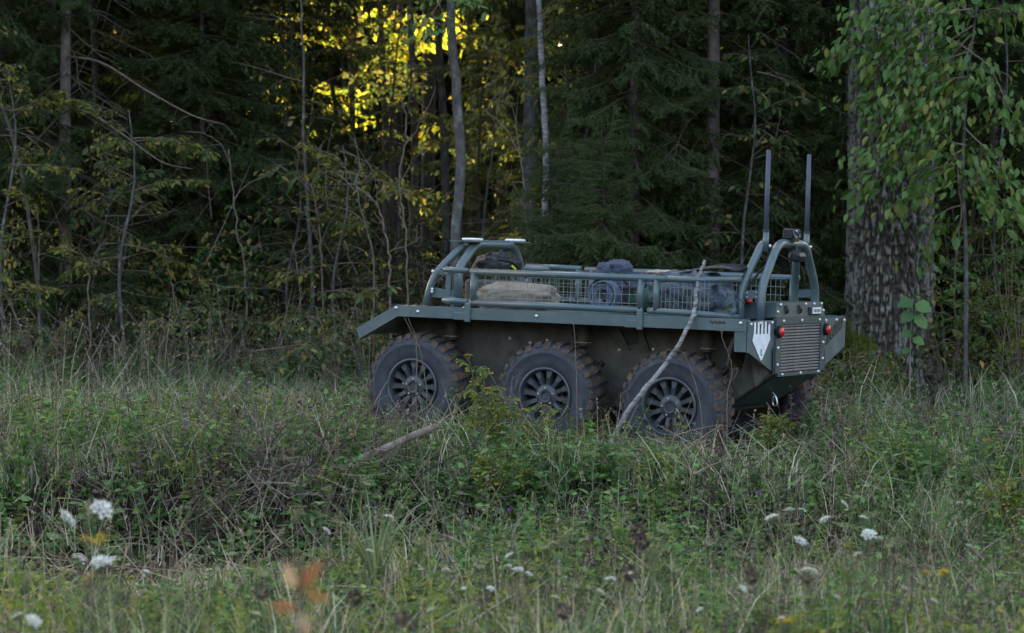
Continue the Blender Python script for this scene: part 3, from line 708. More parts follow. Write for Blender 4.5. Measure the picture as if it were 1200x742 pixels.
# ------------------------------------------------------------------ the huge furrowed trunk
def big_trunk():
    Y = 25.0; X = P(1042, 300, Y)[0]; g = float(ground(X, Y)); n, m = 320, 380; H = 9.0
    t = thing('old_tree', 'huge old tree with deeply furrowed grey bark and mossy foot', 'tree', (X, Y, g))
    ang = np.arange(n) * 2 * math.pi / n; z = np.concatenate([np.linspace(-.1, 4.4, m - 12), np.linspace(4.6, H, 12)])
    A, Z = np.meshgrid(ang, z); rad = .385 + .10 * np.exp(-(Z + .1) / .35) - .010 * Z + .02 * np.sin(A * 3 + 1) + .05 * np.exp(-(Z + .1) / .3) * np.sin(A * 5 + .6)
    p = np.stack([np.cos(A) * 5.5, np.sin(A) * 5.5, Z * 1.7], -1).reshape(-1, 3)
    warp = vnoise(p * .6)[:, None] * 1.6
    q = np.stack([np.cos(A) * 15, np.sin(A) * 15, Z * 11.0], -1).reshape(-1, 3) + warp
    r1 = 1 - np.abs(2 * vnoise(q) - 1); r2 = 1 - np.abs(2 * vnoise(q * 1.9 + 9) - 1)
    f = (.6 * r1 + .4 * r2); f = np.clip((f - .45) / .5, 0, 1)
    rr = rad.ravel() + (1 - f) * .0 + (f - .5) * -.05 + .02
    V = np.stack([np.cos(A).ravel() * rr, np.sin(A).ravel() * rr, Z.ravel()], -1)
    i0 = np.arange(m - 1)[:, None] * n; j = np.arange(n)[None]; j2 = (j + 1) % n
    mb = MB().add(V, np.stack([i0 + j, i0 + j2, i0 + n + j2, i0 + n + j], -1).reshape(-1, 4), 0, 1 - f)
    mb.build('trunk', [M_furrow], t, True)
    link('crown', TALL[0], t, loc=(0, 0, -1.5), rot=(0, 0, .5))
big_trunk()

# ------------------------------------------------------------------ young elm hanging over the trunk: single leaves
def elm():
    r = np.random.default_rng(77); Y = 23.9
    base = np.array(stem_px([(1132, 300)], Y)[0]); t = thing('elm_tree', 'young elm with large green leaves hanging in front of the huge trunk', 'tree', tuple(base))
    st = np.array(stem_px([(1132, 300), (1128, 200), (1134, 90), (1145, 0), (1150, -120)], Y)) - base
    MB().tube(smooth_path(st, 6), np.linspace(.022, .008, 31), 8).build('trunk', [M_barkgrey], t, True)
    brs = [([(1138, 60), (1100, 40), (1050, 30), (1000, 45), (975, 60)], 48), ([(1140, 30), (1090, 60), (1040, 75), (1005, 85)], 44), ([(1134, 90), (1100, 95), (1060, 110), (1030, 130)], 38), ([(1140, 20), (1110, -5), (1060, -10), (1020, 12)], 36),
           ([(1130, 170), (1095, 165), (1060, 190), (1020, 205), (1005, 212)], 34), ([(1128, 190), (1090, 200), (1062, 220), (1045, 245)], 26), ([(1136, 60), (1160, 80), (1185, 130), (1205, 150)], 26), ([(1130, 200), (1150, 210), (1180, 240), (1200, 250)], 24), ([(1128, 240), (1105, 250), (1085, 290), (1082, 310)], 14), ([(1138, 50), (1120, 100), (1095, 130), (1085, 150)], 24), ([(1140, 20), (1165, 10), (1195, 20)], 20), ([(1138, 40), (1090, 90), (1040, 110), (1000, 120)], 40), ([(1130, 120), (1080, 150), (1040, 165), (1015, 175)], 30), ([(1130, 150), (1160, 180), (1190, 220)], 24), ([(1140, 10), (1095, 15), (1050, 5), (1000, 20)], 40), ([(1138, 60), (1095, 70), (1055, 55), (1015, 65)], 40), ([(1134, 100), (1100, 120), (1075, 130), (1050, 150)], 34)]
    cnt = 0; tw = MB(); fol = []
    for lst, nl in brs:
        yo = r.normal(0, .25); p = smooth_path([P(u, v, Y - .1 + yo * i / len(lst)) for i, (u, v) in enumerate(lst)], 6) - base
        tw.tube(p, np.linspace(.009, .002, len(p)), 5, cap=False)
        for q in range(nl):
            i = r.integers(3, len(p) - 1); v = p[i + 1] - p[i] if i + 1 < len(p) else p[i] - p[i - 1]; v = v / np.linalg.norm(v)
            off = np.array([r.normal(0, .07), r.normal(0, .1), -.02 - .11 * r.random() + .05 * r.normal()]); e = p[i] + off
            tw.tube([p[i], p[i] + off * .5 + [0, 0, .01], e], [.002, .0015, .001], 3, cap=False)
            d = v * .7 + np.array([r.normal(0, .5), r.normal(0, .5), -.75]); fr = frames(d[None], .4, (0, -.6, .8))[0]
            if cnt < 290: link('leaf', LEAFE[r.integers(5)], t, loc=tuple(e), rot=Matrix(fr.T).to_euler(), scale=.105 + .06 * r.random()); cnt += 1
            else: fol.append((e, fr))
            for z in range(3): fol.append((e + r.normal(0, .10, 3) * [1.3, 1, .8], frames((d + r.normal(0, .4, 3))[None], .5, (0, -.5, .8))[0]))
    tw.build('twigs', [M_twig], t)
    mb = MB(); mb.stamp(*LEAF, np.array([a for a, b in fol]), np.array([b for a, b in fol]), .06 + .05 * r.random(len(fol)), 0, r.random(len(fol)))
    mb.build('foliage', [M_green_leaf], t, kind='stuff')
elm()

# tall stalk with a few big round leaves against the trunk
def big_leaf_plant():
    base = np.array(stem_px([(1066, 420)], 22.6)[0]); t = thing('climbing_plant', 'tall stalk with broad round leaves against the furrowed trunk', 'plant', tuple(base))
    st = np.array([base, P(1067, 400, 22.6), P(1070, 350, 22.6)]) - base; MB().tube(smooth_path(st, 6), np.linspace(.007, .004, 13), 6).build('stem', [M_straw], t)
    for i, (u, v, s, a) in enumerate([(1070, 352, .15, 2.6), (1072, 356, .16, .3), (1070, 366, .14, 3.4), (1071, 370, .16, -.5), (1068, 388, .11, 2.9), (1069, 396, .12, .1), (1066, 408, .09, 3.3)]):
        d = np.array([math.cos(a), -.45, math.sin(a) * .5 - .5]); fr = frames(d[None], .1, (0, -.8, .6))[0]
        link('leaf', LEAFB[i % 2], t, loc=tuple(P(u, v, 22.55) - base), rot=Matrix(fr.T).to_euler(), scale=s)
big_leaf_plant()

# broad-leaved undergrowth and leafy saplings filling the edge of the wood
for k, (u, Y, H, kind, lab) in enumerate([
    (10, 25.0, 3.0, 'o', 'yellow-green leafy sapling beside the leaning grey stem'), (118, 25.8, 2.4, 'h', 'leafy green sapling between the pinkish trunk and the dense young spruce'),
    (165, 27.6, 3.8, 'o', 'olive-leaved sapling reaching above the dense young spruce'), (205, 24.6, .9, 'h', 'low green bush at the foot of the dense young spruce'),
    (262, 25.2, 1.1, 'h', 'low bush in front of the curved dead stem'), (262, 29.0, 4.2, 'o', 'tall yellowing sapling behind the curved dead stem'),
    (345, 26.4, 2.2, 'h', 'leafy sapling next to the slim grey stem'), (335, 28.5, 4.4, 'o', 'yellowing sapling with leaves high beside the slim grey stem'),
    (410, 27.0, 1.6, 'd', 'dark leafy bush behind the hazel shrub'), (445, 26.0, 1.0, 'h', 'low leafy bush among the bare saplings'), (475, 29.5, 4.4, 'o', 'yellowing sapling behind the bare twiggy saplings'),
    (500, 27.5, 1.5, 'd', 'dark bush behind the front roll bar'), (575, 29.0, 3.6, 'o', 'yellowing sapling behind the arching dead sapling'), (570, 25.6, 1.1, 'd', 'low dark bush behind the front hoop'),
    (690, 27.5, 4.4, 'o', 'olive-leaved sapling showing between the pale birch and the bushy spruce'), (1090, 26.6, 3.8, 'g', 'green leafy sapling hugging the big furrowed trunk'), (1175, 25.6, 4.2, 'g', 'tall green sapling among grey stems past the elm'),
    (1110, 24.6, 1.0, 'h', 'low bush under the elm'), (1195, 24.2, 1.2, 'o', 'low yellow-green bush past the elm'), (985, 27.4, 4.0, 'g', 'leafy sapling between the spruce of the antennas and the big trunk'), (655, 25.6, 3.6, 'o', 'thin olive-leaved sapling between the small young spruce and the bushy one'), (790, 26.0, 4.2, 'o', 'thin olive-leaved sapling beside the spruce behind the leaning pole'), (880, 24.8, 3.4, 'h', 'thin green sapling in front of the spruce behind the antennas'), (150, 24.9, 2.6, 'o', 'thin olive-leaved sapling in front of the dense young spruce'), (400, 25.2, 2.3, 'o', 'thin olive-leaved sapling above the hazel shrub'), (40, 24.3, .8, 'h', 'low leafy bush in the dry stalks below the pinkish trunk')]):
    brs = {'o': BR_olive, 'h': BR_hazel, 'd': BR_dark, 'g': BR_green}[kind]; sc_ = {'o': .55, 'h': .85, 'd': .6, 'g': .6}[kind]
    if H < 2: shrub('leafy_shrub', lab, u, Y, H, 8, .5, brs, sc_ * .8, 40 + k)
    else:
        X = P(u, 300, Y)[0]; g = float(ground(X, Y))
        young_tree('leafy_sapling', lab, [(X, Y, g - .05), (X - .08, Y, g + H * .4), (X + .06, Y, g + H * .75), (X, Y, g + H)], [.02, .016, .011, .005], (.25, 1), brs, sc_, M_barkgrey, cat='sapling', seed=100 + k, n=18)

# ------------------------------------------------------------------ the six-wheeled vehicle
TH = math.radians(27.5)
ex = np.array([math.cos(TH), -math.sin(TH), -.026]); ex /= np.linalg.norm(ex)
ey = np.array([math.sin(TH), math.cos(TH), -.010]); ey -= ex * ey.dot(ex); ey /= np.linalg.norm(ey); ez = np.cross(ex, ey)
ORG = P(484, 515, 19.5); RM = np.array([ex, ey, ez])
def W(x, y, z): return ORG + np.array([x, y, z]) @ RM
veh = thing('utility_vehicle', 'blue-grey six-wheeled unmanned utility vehicle with roll bars and cargo basket', 'vehicle')
veh.matrix_world = Matrix.LocRotScale(Vector(ORG), Matrix(RM.T).to_quaternion(), None)
WD = 1.90; CY = WD / 2
def bolts(parent, pts, axis, r=.0135, d=.009):
    if axis == 0: d = -d                     # rear-facing heads stand out along +x
    me = MB().lathe([(0.0001, -d), (r * .75, -d), (r, -d * .3), (r, 0)], 8, axis=axis).mesh('bolt', [M_bolt], True)
    for p in pts: link('bolt', me, parent, loc=p)

# hull between the wheels
hull = MB().prism([(-.36, .70), (-.30, .93), (2.628, .93), (2.628, .585), (2.22, .30), (.1, .30), (-.22, .45)], .45, 1.45, 1).build('hull', [M_paint_hull], veh)
# deck plate over everything
MB().prism([(-.17, .962), (2.62, .962), (2.62, .93), (-.17, .93)], .06, 1.84, 1).build('deck', [M_paint], veh)
MB().prism([(-.475, .775), (-.172, .955), (-.172, .935), (-.47, .755)], .06, 1.84, 1).build('front_deck', [M_paint], veh)
# front nose under the sloped deck
MB().prism([(-.46, .762), (-.19, .925), (-.19, .60), (-.33, .62)], .50, 1.40, 1).build('nose', [M_paint_hull], veh)
# side rails with the drooped front end
rail_prof = [(-.505, .80), (-.168, .988), (2.628, .988), (2.628, .905), (-.15, .905), (-.475, .725)]
for y0, y1 in ((-.012, .055), (WD - .055, WD + .012)):
    rl = MB().prism(rail_prof, y0, y1, 1).build('side_rail', [M_paint], veh)
    yy = y0 if y0 < 1 else y1
    if y0 < 1:
        bolts(rl, [(-.165, yy, .965), (.36, yy, .925), (.395, yy, .925), (1.73, yy, .925), (1.765, yy, .925), (2.585, yy, .962), (1.0, yy, .95), (.02, yy, .945)], 1)
        for x in (.44, 1.82):
            MB().box((x, yy - .008, .955), (.045, .02, .14), bev=.004).build('post_bracket', [M_paint], rl)
            MB().box((x - .06, yy - .004, .925), (.11, .012, .055), bev=.003).build('bracket_plate', [M_paint], rl)
# lettering on the end of the near rail: small dark unreadable marks
mb = MB()
for i in range(7): mb.box((2.36 + i * .017, -.0135, .962 - .003 * (i % 2)), (.012, .002, .016 + .006 * (i % 3 == 1)))
mb.build('rail_marking', [M_black], veh)

# rear fender panels (in the rear plane), mirrored
for s in (0, 1):
    f = (lambda y: y) if s == 0 else (lambda y: WD - y)
    poly = [(f(.0), .978), (f(.50), .978), (f(.54), .585), (f(.0), .76)]
    MB().prism(poly if s == 0 else poly[::-1], 2.63, 2.645, 0).build('fender_panel', [M_paint], veh)
    MB().box((2.58, f(.012), .86), (.09, .03, .20), bev=.004).build('fender_side', [M_paint], veh)
    MB().prism([(2.45, .93), (2.625, .93), (2.625, .60), (2.54, .50)], min(f(.44), f(.40)), max(f(.44), f(.40)), 1).build('fender_gusset', [M_paint_hull], veh)
    bolts(veh, [(2.645, f(.03), .955), (2.645, f(.20), .96), (2.645, f(.42), .96)], 0)
# mud flap behind the near rear wheel
MB().add([(2.50, .10, .93), (2.50, .38, .93), (2.42, .40, .62), (2.42, .14, .66), (2.515, .10, .93), (2.515, .38, .93), (2.435, .40, .62), (2.435, .14, .66)], [(0, 1, 2, 3), (7, 6, 5, 4), (0, 4, 5, 1), (1, 5, 6, 2), (2, 6, 7, 3), (3, 7, 4, 0)]).build('mud_flap', [M_strut], veh)
# white open-hand emblem on the near rear panel
MB().prism([(.08, .88), (.375, .88), (.37, .94), (.335, .966), (.085, .966)], 2.6455, 2.647, 0).build('emblem_backing', [M_black], veh)  # black backing that shows as slits between the fingers
em = MB(); x0 = 2.6475
em.prism([(.075, .885), (.37, .885), (.385, .85), (.235, .70), (.215, .70), (.055, .84)], x0, x0 + .002, 0)
for i in range(5):
    y = .078 + i * .066; top = .962 - (.018 if i == 4 else 0)
    em.prism([(y, .885), (y + .036, .885), (y + .034, top), (y + .017, top + .012), (y + .002, top)], x0, x0 + .002, 0)
em.build('emblem', [M_bone], veh)
MB().box((x0 + .004, .215, .765), (.002, .012, .03)).box((x0 + .004, .222, .74), (.002, .02, .012)).build('emblem_mark', [M_black], veh)
# slanted black lettering strokes on the far rear panel
lt = MB()
for i in range(6):
    y = 1.50 + i * .058; z = .80 + i * .022
    lt.prism([(y, z), (y + .022, z), (y + .055, z + .085), (y + .033, z + .085)], x0, x0 + .002, 0)
    if i % 2 == 0: lt.prism([(y + .02, z + .03), (y + .07, z + .055), (y + .07, z + .07), (y + .02, z + .045)], x0, x0 + .0022, 0)
lt.prism([(1.49, .775), (1.82, .90), (1.82, .912), (1.49, .787)], x0, x0 + .002, 0)
lt.build('stencil_lettering', [M_black], veh)

# rear centre: frame with an opening, cooling slats, lamps
rp = MB(); xa, xb = 2.632, 2.66
for (y0, y1, z0, z1) in ((.47, .565, .60, .945), (1.345, 1.43, .60, .945), (.47, 1.43, .9455, 1.0), (.53, 1.38, .575, .5995)):
    rp.prism([(y0, z0), (y1, z0), (y1, z1), (y0, z1)], xa, xb, 0)
rear = rp.build('rear_panel', [M_paint_shaded], veh)
MB().box((2.628, .955, .775), (.01, .80, .37)).build('grille_recess', [M_black], rear)
NSL = 16
sl = MB()
for a, b in ((-.388, -.132), (-.126, .126), (.132, .388)):
    sl.prism([(a, -.005), (b, -.005), (b, .004), (a, .004)], -.002, .014, 0)
slm = sl.mesh('slat', [M_slat])
for i in range(NSL): link('slat', slm, rear, loc=(2.640, .955, .617 + i * (.322 / (NSL - 1))), rot=(0, .35, 0))
bolts(rear, [(2.66, y, z) for y in (.60, .955, 1.31) for z in (.588, .968)] + [(2.66, .505, z) for z in (.66, .78)] + [(2.66, 1.395, z) for z in (.68, .80)], 0)
for y in (.455, 1.445):
    MB().prism([(y - .02, .60), (y + .02, .60), (y + .012, .74), (y - .028 if y < 1 else y - .012, .78)], 2.651, 2.656, 0).build('edge_seal', [M_black], veh)
# sloped upper box between the roll-bar feet
up = MB().add([(2.655, .45, 1.0), (2.655, 1.43, 1.0), (2.645, 1.39, 1.10), (2.645, .50, 1.10), (2.30, .48, .963), (2.30, 1.42, .963), (2.36, 1.37, 1.095), (2.36, .55, 1.095)],
     [(0, 1, 2, 3), (3, 2, 6, 7), (7, 6, 5, 4), (0, 3, 7, 4), (1, 5, 6, 2), (0, 4, 5, 1)]).build('rear_housing', [M_paint_shaded], veh)
bolts(up, [(2.652, y, 1.035) for y in (.50, 1.40)] + [(2.648, y, 1.085) for y in (.56, 1.05, 1.22, 1.37)], 0)
for y in (.66, .92):
    MB().box((2.652, y, 1.05), (.02, .05, .065), bev=.008).box((2.665, y, 1.04), (.02, .02, .03)).build('latch', [M_black], up)
pl = MB().box((2.652, 1.21, 1.035), (.03, .22, .06), bev=.006).build('plate_holder', [M_dark], up)
MB().box((2.670, 1.225, 1.037), (.006, .17, .046), bev=.002).build('number_plate', [M_white], pl)
mb = MB()
for i in range(5): mb.box((2.674, 1.16 + i * .03, 1.037), (.0015, .014 + .006 * (i % 2), .022))
mb.build('plate_marks', [M_ant], pl)
for y in (.505, 1.435):
    lm = MB().lathe([(.001, .03), (.03, .028), (.036, .015), (.036, 0)], 18, axis=0).build('tail_light', [M_red], veh, True, loc=(2.668, y, .895))
    MB().lathe([(.044, .012), (.044, -.03), (.036, .016)], 18, axis=0).build('bezel', [M_black], lm, True)
mk = MB().box((2.40, .53, 1.108), (.06, .09, .03), bev=.008).build('marker_light', [M_red], veh)
# belly plate under the rear, tow hook
MB().prism([(2.628, .575), (2.64, .585), (2.30, .345), (2.28, .335)], .54, 1.38, 1).build('belly_plate', [M_paint_shaded], veh)
hk = smooth_path([(2.45, .95, .44), (2.48, .95, .40), (2.49, .95, .35), (2.46, .96, .34), (2.45, .96, .37), (2.46, .95, .41)], 5)
MB().tube(hk, .007, 8).build('tow_shackle', [M_bolt], veh, True)

# wheels
def wheel_meshes():
    ty = MB()
    prof = [(.192, .015), (.205, .004), (.245, -.006), (.29, -.010), (.297, -.014), (.304, -.009), (.335, -.002), (.352, .012), (.360, .03), (.362, .135), (.360, .24), (.352, .258), (.335, .272), (.295, .28), (.245, .276), (.205, .266), (.192, .255)]
    ty.lathe(prof, 64)
    tyre_side = ty
    lug = MB(); n = 30
    for i in range(n):
        for s in (0, 1):
            a = (i + .5 * s) * 2 * math.pi / n
            c, sn = math.cos(a), math.sin(a)
            rot = np.array([[c, 0, -sn], [0, 1, 0], [sn, 0, c]])      # local x = radial
            long_ = 1 if (i + s) % 2 else .82
            def put(V): return V @ rot.T
            y0, y1 = (-.006, .105) if s == 0 else (.165, .276)
            yo = y0 if s == 0 else y1; yi = y1 if s == 0 else y0; r0 = .325 if long_ == 1 else .338; w = .024; sk = .012 * (1 if s == 0 else -1)
            V = np.array([(r0, yo, -w), (r0, yo, w), (.368, yo + (.014 if s == 0 else -.014), w), (.368, yo + (.014 if s == 0 else -.014), -w),
                          (.352, yi, -w + sk), (.352, yi, w + sk), (.380, yi, w * .85 + sk), (.380, yi, -w * .85 + sk)])
            V[:4, 1] += (-.002 if s == 0 else .002)
            lug.add(put(V), [(0, 1, 2, 3), (4, 7, 6, 5), (0, 4, 5, 1), (3, 2, 6, 7), (1, 5, 6, 2), (0, 3, 7, 4)], 0)
        a = (i + .25) * 2 * math.pi / n; c, sn = math.cos(a), math.sin(a); rot = np.array([[c, 0, -sn], [0, 1, 0], [sn, 0, c]])
        b = MB().box((.368, .118 + .034 * (i % 2), 0), (.024, .045, .05), rot=None); lug.add(b.V[0] @ rot.T, b.F[0][0], 0)
    rim = MB()
    rim.lathe([(.212, .005), (.216, -.004), (.205, -.010), (.195, -.004), (.188, .02), (.180, .06), (.180, .22), (.21, .26)], 56)
    rim.lathe([(.001, .018), (.03, .018), (.034, .008), (.046, .006), (.05, .016), (.085, .028), (.092, .045), (.001, .05)], 40)
    for i in range(12):
        a = i * math.pi / 6; c, sn = math.cos(a), math.sin(a); rot = np.array([[c, 0, -sn], [0, 1, 0], [sn, 0, c]])
        V = np.array([(.075, .028, -.016), (.075, .028, .016), (.192, .022, .026), (.192, .022, -.026), (.075, .055, -.018), (.075, .055, .018), (.192, .055, .030), (.192, .055, -.030), (.14, .018, -.013), (.14, .018, .013)])
        rim.add(V @ rot.T, [(0, 8, 9, 1), (8, 3, 2, 9), (4, 5, 6, 7), (0, 4, 7, 3, 8), (1, 9, 2, 6, 5), (0, 1, 5, 4), (3, 7, 6, 2)], 0)
    bk = MB().lathe([(.001, .16), (.178, .16)], 32).lathe([(.09, .10), (.09, .15)], 24)
    nut = MB()
    for i in range(5):
        a = i * 2 * math.pi / 5 + .3; nut.lathe([(.0001, .012), (.007, .012), (.009, .03)], 6, c=(.062 * math.cos(a), 0, .062 * math.sin(a)))
    return tyre_side.mesh('tyre', [M_rub], True), lug.mesh('tread', [M_tread]), rim.mesh('rim', [M_rim], False), bk.mesh('brake_drum', [M_strut], True), nut.mesh('wheel_nuts', [M_bolt])
WM = wheel_meshes(); WS = 1.055
AX = [-.02, 1.075, 2.055]; AZS = [.388, .375, .352]
for x, AZ in zip(AX, AZS):
    for side in (0, 1):
        wh = link('wheel', None, veh, loc=(x, .0 if side == 0 else WD, AZ), rot=(0, 1.1 * x, 0) if side == 0 else (0, .7 * x, math.pi), scale=(WS, 1, WS))
        for nm, me in zip(('tyre', 'tread', 'rim', 'brake_drum', 'wheel_nuts'), WM): link(nm, me, wh, scale=(1, 1, 1) if nm in ('tyre', 'tread') else (.925, 1, .925))
    # axle, suspension arms
    MB().cyl((x, .16, AZ), (x, WD - .16, AZ), .045, 12).box((x, CY, AZ), (.22, .9, .2), bev=.03).build('axle', [M_dark], veh)
    sx = x + .14
    for y in (.33, WD - .33):
        sh = MB().tube([(sx, y, .62), (sx, y, .74)], .030, 14).build('shock_absorber', [M_dark], veh, True)
        bel = [(.001, .94)]
        for q in range(7): bel += [(.052, .93 - q * .024), (.043, .918 - q * .024)]
        bel += [(.050, .75), (.046, .735), (.001, .735)]
        MB().lathe([(r_, z_) for r_, z_ in bel], 20, axis=2, c=(sx, y, 0)).build('bellows', [M_strut], sh, True)
        MB().lathe([(.056, .766), (.056, .758), (.05, .758)], 20, axis=2, c=(sx, y, 0)).build('collar', [M_bolt], sh, True)
        MB().tube([(x + .25, y + (.12 if y < 1 else -.12), .62), (x + .05, y, .40)], .022, 8).build('suspension_arm', [M_dark], veh)
# recessed V bracket on the hull side, dirt ledges, bolts
vb = MB().prism([(1.40, .90), (1.66, .90), (1.64, .86), (1.42, .86)], .425, .447, 1)
vb.prism([(1.42, .86), (1.46, .86), (1.54, .72), (1.50, .72)], .425, .447, 1).prism([(1.60, .86), (1.64, .86), (1.70, .72), (1.66, .72)], .425, .447, 1)
vb.build('hull_bracket', [M_paint_hull], veh)
MB().box((1.53, .4475, .81), (.13, .004, .10)).build('hull_vent', [M_black], veh)
bolts(veh, [(x, .447, z) for x, z in ((1.45, .715), (1.52, .735), (1.66, .735), (1.72, .73), (.55, .76), (.72, .735), (.86, .76))], 1)

# roll bars
def bar(pts, r=.031, r_f=.09): return MB().tube(fillet(pts, r_f, 6), r, 14)
fr = bar([(.105, .44, .96), (.105, .44, 1.27), (.135, .64, 1.45), (.135, 1.26, 1.45), (.105, 1.46, 1.27), (.105, 1.46, .96)], .034, .08).build('front_roll_hoop', [M_paint], veh, True)
for s in (0, 1):
    f = (lambda y: y) if s == 0 else (lambda y: WD - y)
    bar([(-.165, f(.42), .96), (-.10, f(.42), 1.21), (.055, f(.62), 1.455), (.12, f(.66), 1.455)], .029, .12).build('front_brace', [M_paint], veh, True)
    g = MB().prism([(-.14, 1.05), (.08, 1.03), (.08, 1.10), (-.125, 1.12)], f(.425), f(.435), 1).prism([(-.085, 1.215), (.10, 1.215), (.10, 1.245), (-.085, 1.25)], f(.425), f(.435), 1)
    g.box((.03, f(.43), 1.12), (.045, .03, .25), bev=.004)
    g.build('front_gusset', [M_paint], veh)
    bolts(g and veh, [(-.085, f(.42) - .035, 1.238), (.03, f(.42) - .03, 1.235), (-.10, f(.42) - .012, 1.085), (-.10, f(.42) - .012, 1.105)] if s == 0 else [], 1)
    dsh = MB().lathe([(.001, 1.498), (.076, 1.496), (.082, 1.488), (.076, 1.479), (.001, 1.478)], 28, axis=2, c=(.13, f(.60), 0)).build('receiver_disc', [M_white], veh, True)
    MB().box((.10, f(.60), 1.472), (.26, .14, .008)).box((.09, f(.60), 1.455), (.04, .06, .03)).build('disc_plate', [M_paint], dsh)
    # short fixed rails beside the basket
    ya = f(.03); MB().tube([(.02, f(.40), 1.262), (.20, f(.06), 1.262), (.40, ya, 1.258)], .022, 10).build('short_rail', [M_paint], veh, True)
    MB().tube([(.10, f(.40), 1.035), (.2, f(.06), 1.035), (.41, ya, 1.033)], .022, 10).build('short_rail', [M_paint], veh, True)
    # rear hoop braces
    bar([(2.405, f(.42), .95), (2.39, f(.42), 1.17), (2.47, f(.60), 1.50), (2.49, f(.62), 1.52)], .030, .10).build('rear_brace', [M_paint], veh, True)
    MB().prism([(2.40, 1.12), (2.58, 1.13), (2.58, 1.19), (2.40, 1.18)], f(.425), f(.437), 1).build('rear_gusset', [M_paint], veh)
    bolts(veh, [(2.45, f(.42), 1.165), (2.52, f(.42), 1.17), (2.45, f(.42), 1.135), (2.52, f(.42), 1.14)], 1, .006)
bar([(2.555, .42, .95), (2.555, .42, 1.20), (2.565, .68, 1.52), (2.565, 1.22, 1.52), (2.555, 1.48, 1.20), (2.555, 1.48, .95)], .032, .10).build('rear_roll_hoop', [M_paint], veh, True)
# cables on the rear bar
MB().tube(smooth_path([(2.40, .46, 1.14), (2.47, .52, 1.28), (2.56, .60, 1.42), (2.58, .66, 1.49)], 6), .008, 6).tube(smooth_path([(2.25, .40, .98), (2.34, .42, 1.06), (2.40, .44, 1.16)], 5), .009, 6).tube(smooth_path([(2.28, .43, .98), (2.37, .45, 1.05), (2.42, .46, 1.12)], 5), .009, 6).build('cable', [M_black], veh, True)
# antennas
for y in (.60, 1.40):
    an = MB().tube([(2.505, y, 1.55), (2.505, y, 2.185)], [.0185, .0155], 12).build('antenna', [M_ant], veh, True)
    MB().tube([(2.505, y, 1.46), (2.505, y, 1.60)], .022, 12).build('antenna_mount', [M_paint], an, True)
    MB().lathe([(.024, 1.60), (.024, 1.615), (.018, 1.616)], 12, axis=2, c=(2.505, y, 0)).build('collar', [M_black], an, True)
    bolts(an, [(2.535, y, 1.50)], 0, .014, .012)
# camera head on the hoop and a lamp below
cu = MB().box((2.57, .93, 1.59), (.07, .19, .08), bev=.012).build('camera_unit', [M_black], veh)
MB().box((2.60, .90, 1.548), (.05, .08, .03)).build('camera_base', [M_dark], cu)
for y in (.885, .975): MB().lathe([(.001, .008), (.020, .008), (.026, .014), (.026, 0)], 18, axis=0, c=(2.605, y, 1.59)).build('lens', [M_rim], cu, True)
bolts(cu, [(2.605, .93, 1.612), (2.605, .93, 1.57)], 0, .009)
wl = MB().box((2.63, .90, 1.43), (.09, .15, .075), bev=.02, rot=np.array(Matrix.Rotation(.35, 3, 'Y'))).box((2.60, .92, 1.48), (.04, .04, .05)).build('work_light', [M_black], veh)

# cargo basket: tubes, posts and welded wire mesh
def wire(x0, x1, z0, z1, y, dx, dz, r=.0022):
    mb = MB()
    for x in np.arange(x0, x1, dx): mb.tube([(x, y, z0), (x, y, z1)], r, 4, cap=False)
    for z in np.arange(z0 + dz * .6, z1, dz): mb.tube([(x0, y - .004, z), (x1, y - .004, z)], r, 4, cap=False)
    return mb
bk = MB().tube([(.43, .03, 1.252), (2.0, .03, 1.250)], .025, 12).build('basket_top_tube', [M_paint], veh, True)
MB().tube([(.43, .03, 1.028), (1.82, .03, 1.022)], .025, 12).build('basket_bottom_tube', [M_paint], veh, True)
MB().tube(smooth_path([(1.86, .03, 1.022), (2.15, .035, 1.016), (2.28, .08, 1.01), (2.36, .22, 1.0), (2.40, .40, .99)], 6), .023, 10).build('basket_bottom_tube', [M_paint], veh, True)
MB().tube(smooth_path([(1.99, .03, 1.250), (2.2, .05, 1.250), (2.34, .14, 1.255), (2.42, .34, 1.26)], 6), .023, 10).build('basket_top_tube', [M_paint], veh, True)
for x in (.455, 1.80, 1.92): MB().tube([(x, .03, 1.02), (x, .03, 1.25)], .024, 10).build('basket_post', [M_paint], veh, True)
wire(.49, 1.78, 1.03, 1.245, .035, .058, .062).build('wire_panel', [M_wire], veh)
wire(1.95, 2.33, 1.03, 1.245, .05, .033, .10).build('wire_panel', [M_wire], veh)
yf = WD - .10
MB().tube([(-.02, yf, 1.282), (.46, yf, 1.278)], .024, 10).build('basket_top_tube', [M_paint], veh, True)
MB().tube([(.50, yf, 1.272), (2.30, yf, 1.262)], .024, 10).build('basket_top_tube', [M_paint], veh, True)
MB().tube([(0, yf, 1.03), (2.30, yf, 1.025)], .024, 10).build('basket_bottom_tube', [M_paint], veh, True)
for x in (0.0, .44, .56, 1.3, 2.25): MB().tube([(x, yf, 1.0), (x, yf, 1.27)], .026, 10).build('basket_post', [M_paint], veh, True)
wire(0.0, 2.2, 1.03, 1.26, yf - .02, .04, .062).build('wire_panel', [M_wire], veh)
for x in (.18, .30): MB().tube([(x, .5, 1.02), (x, yf - .2, 1.02)], .02, 8).build('cargo_strut', [M_paint], veh)

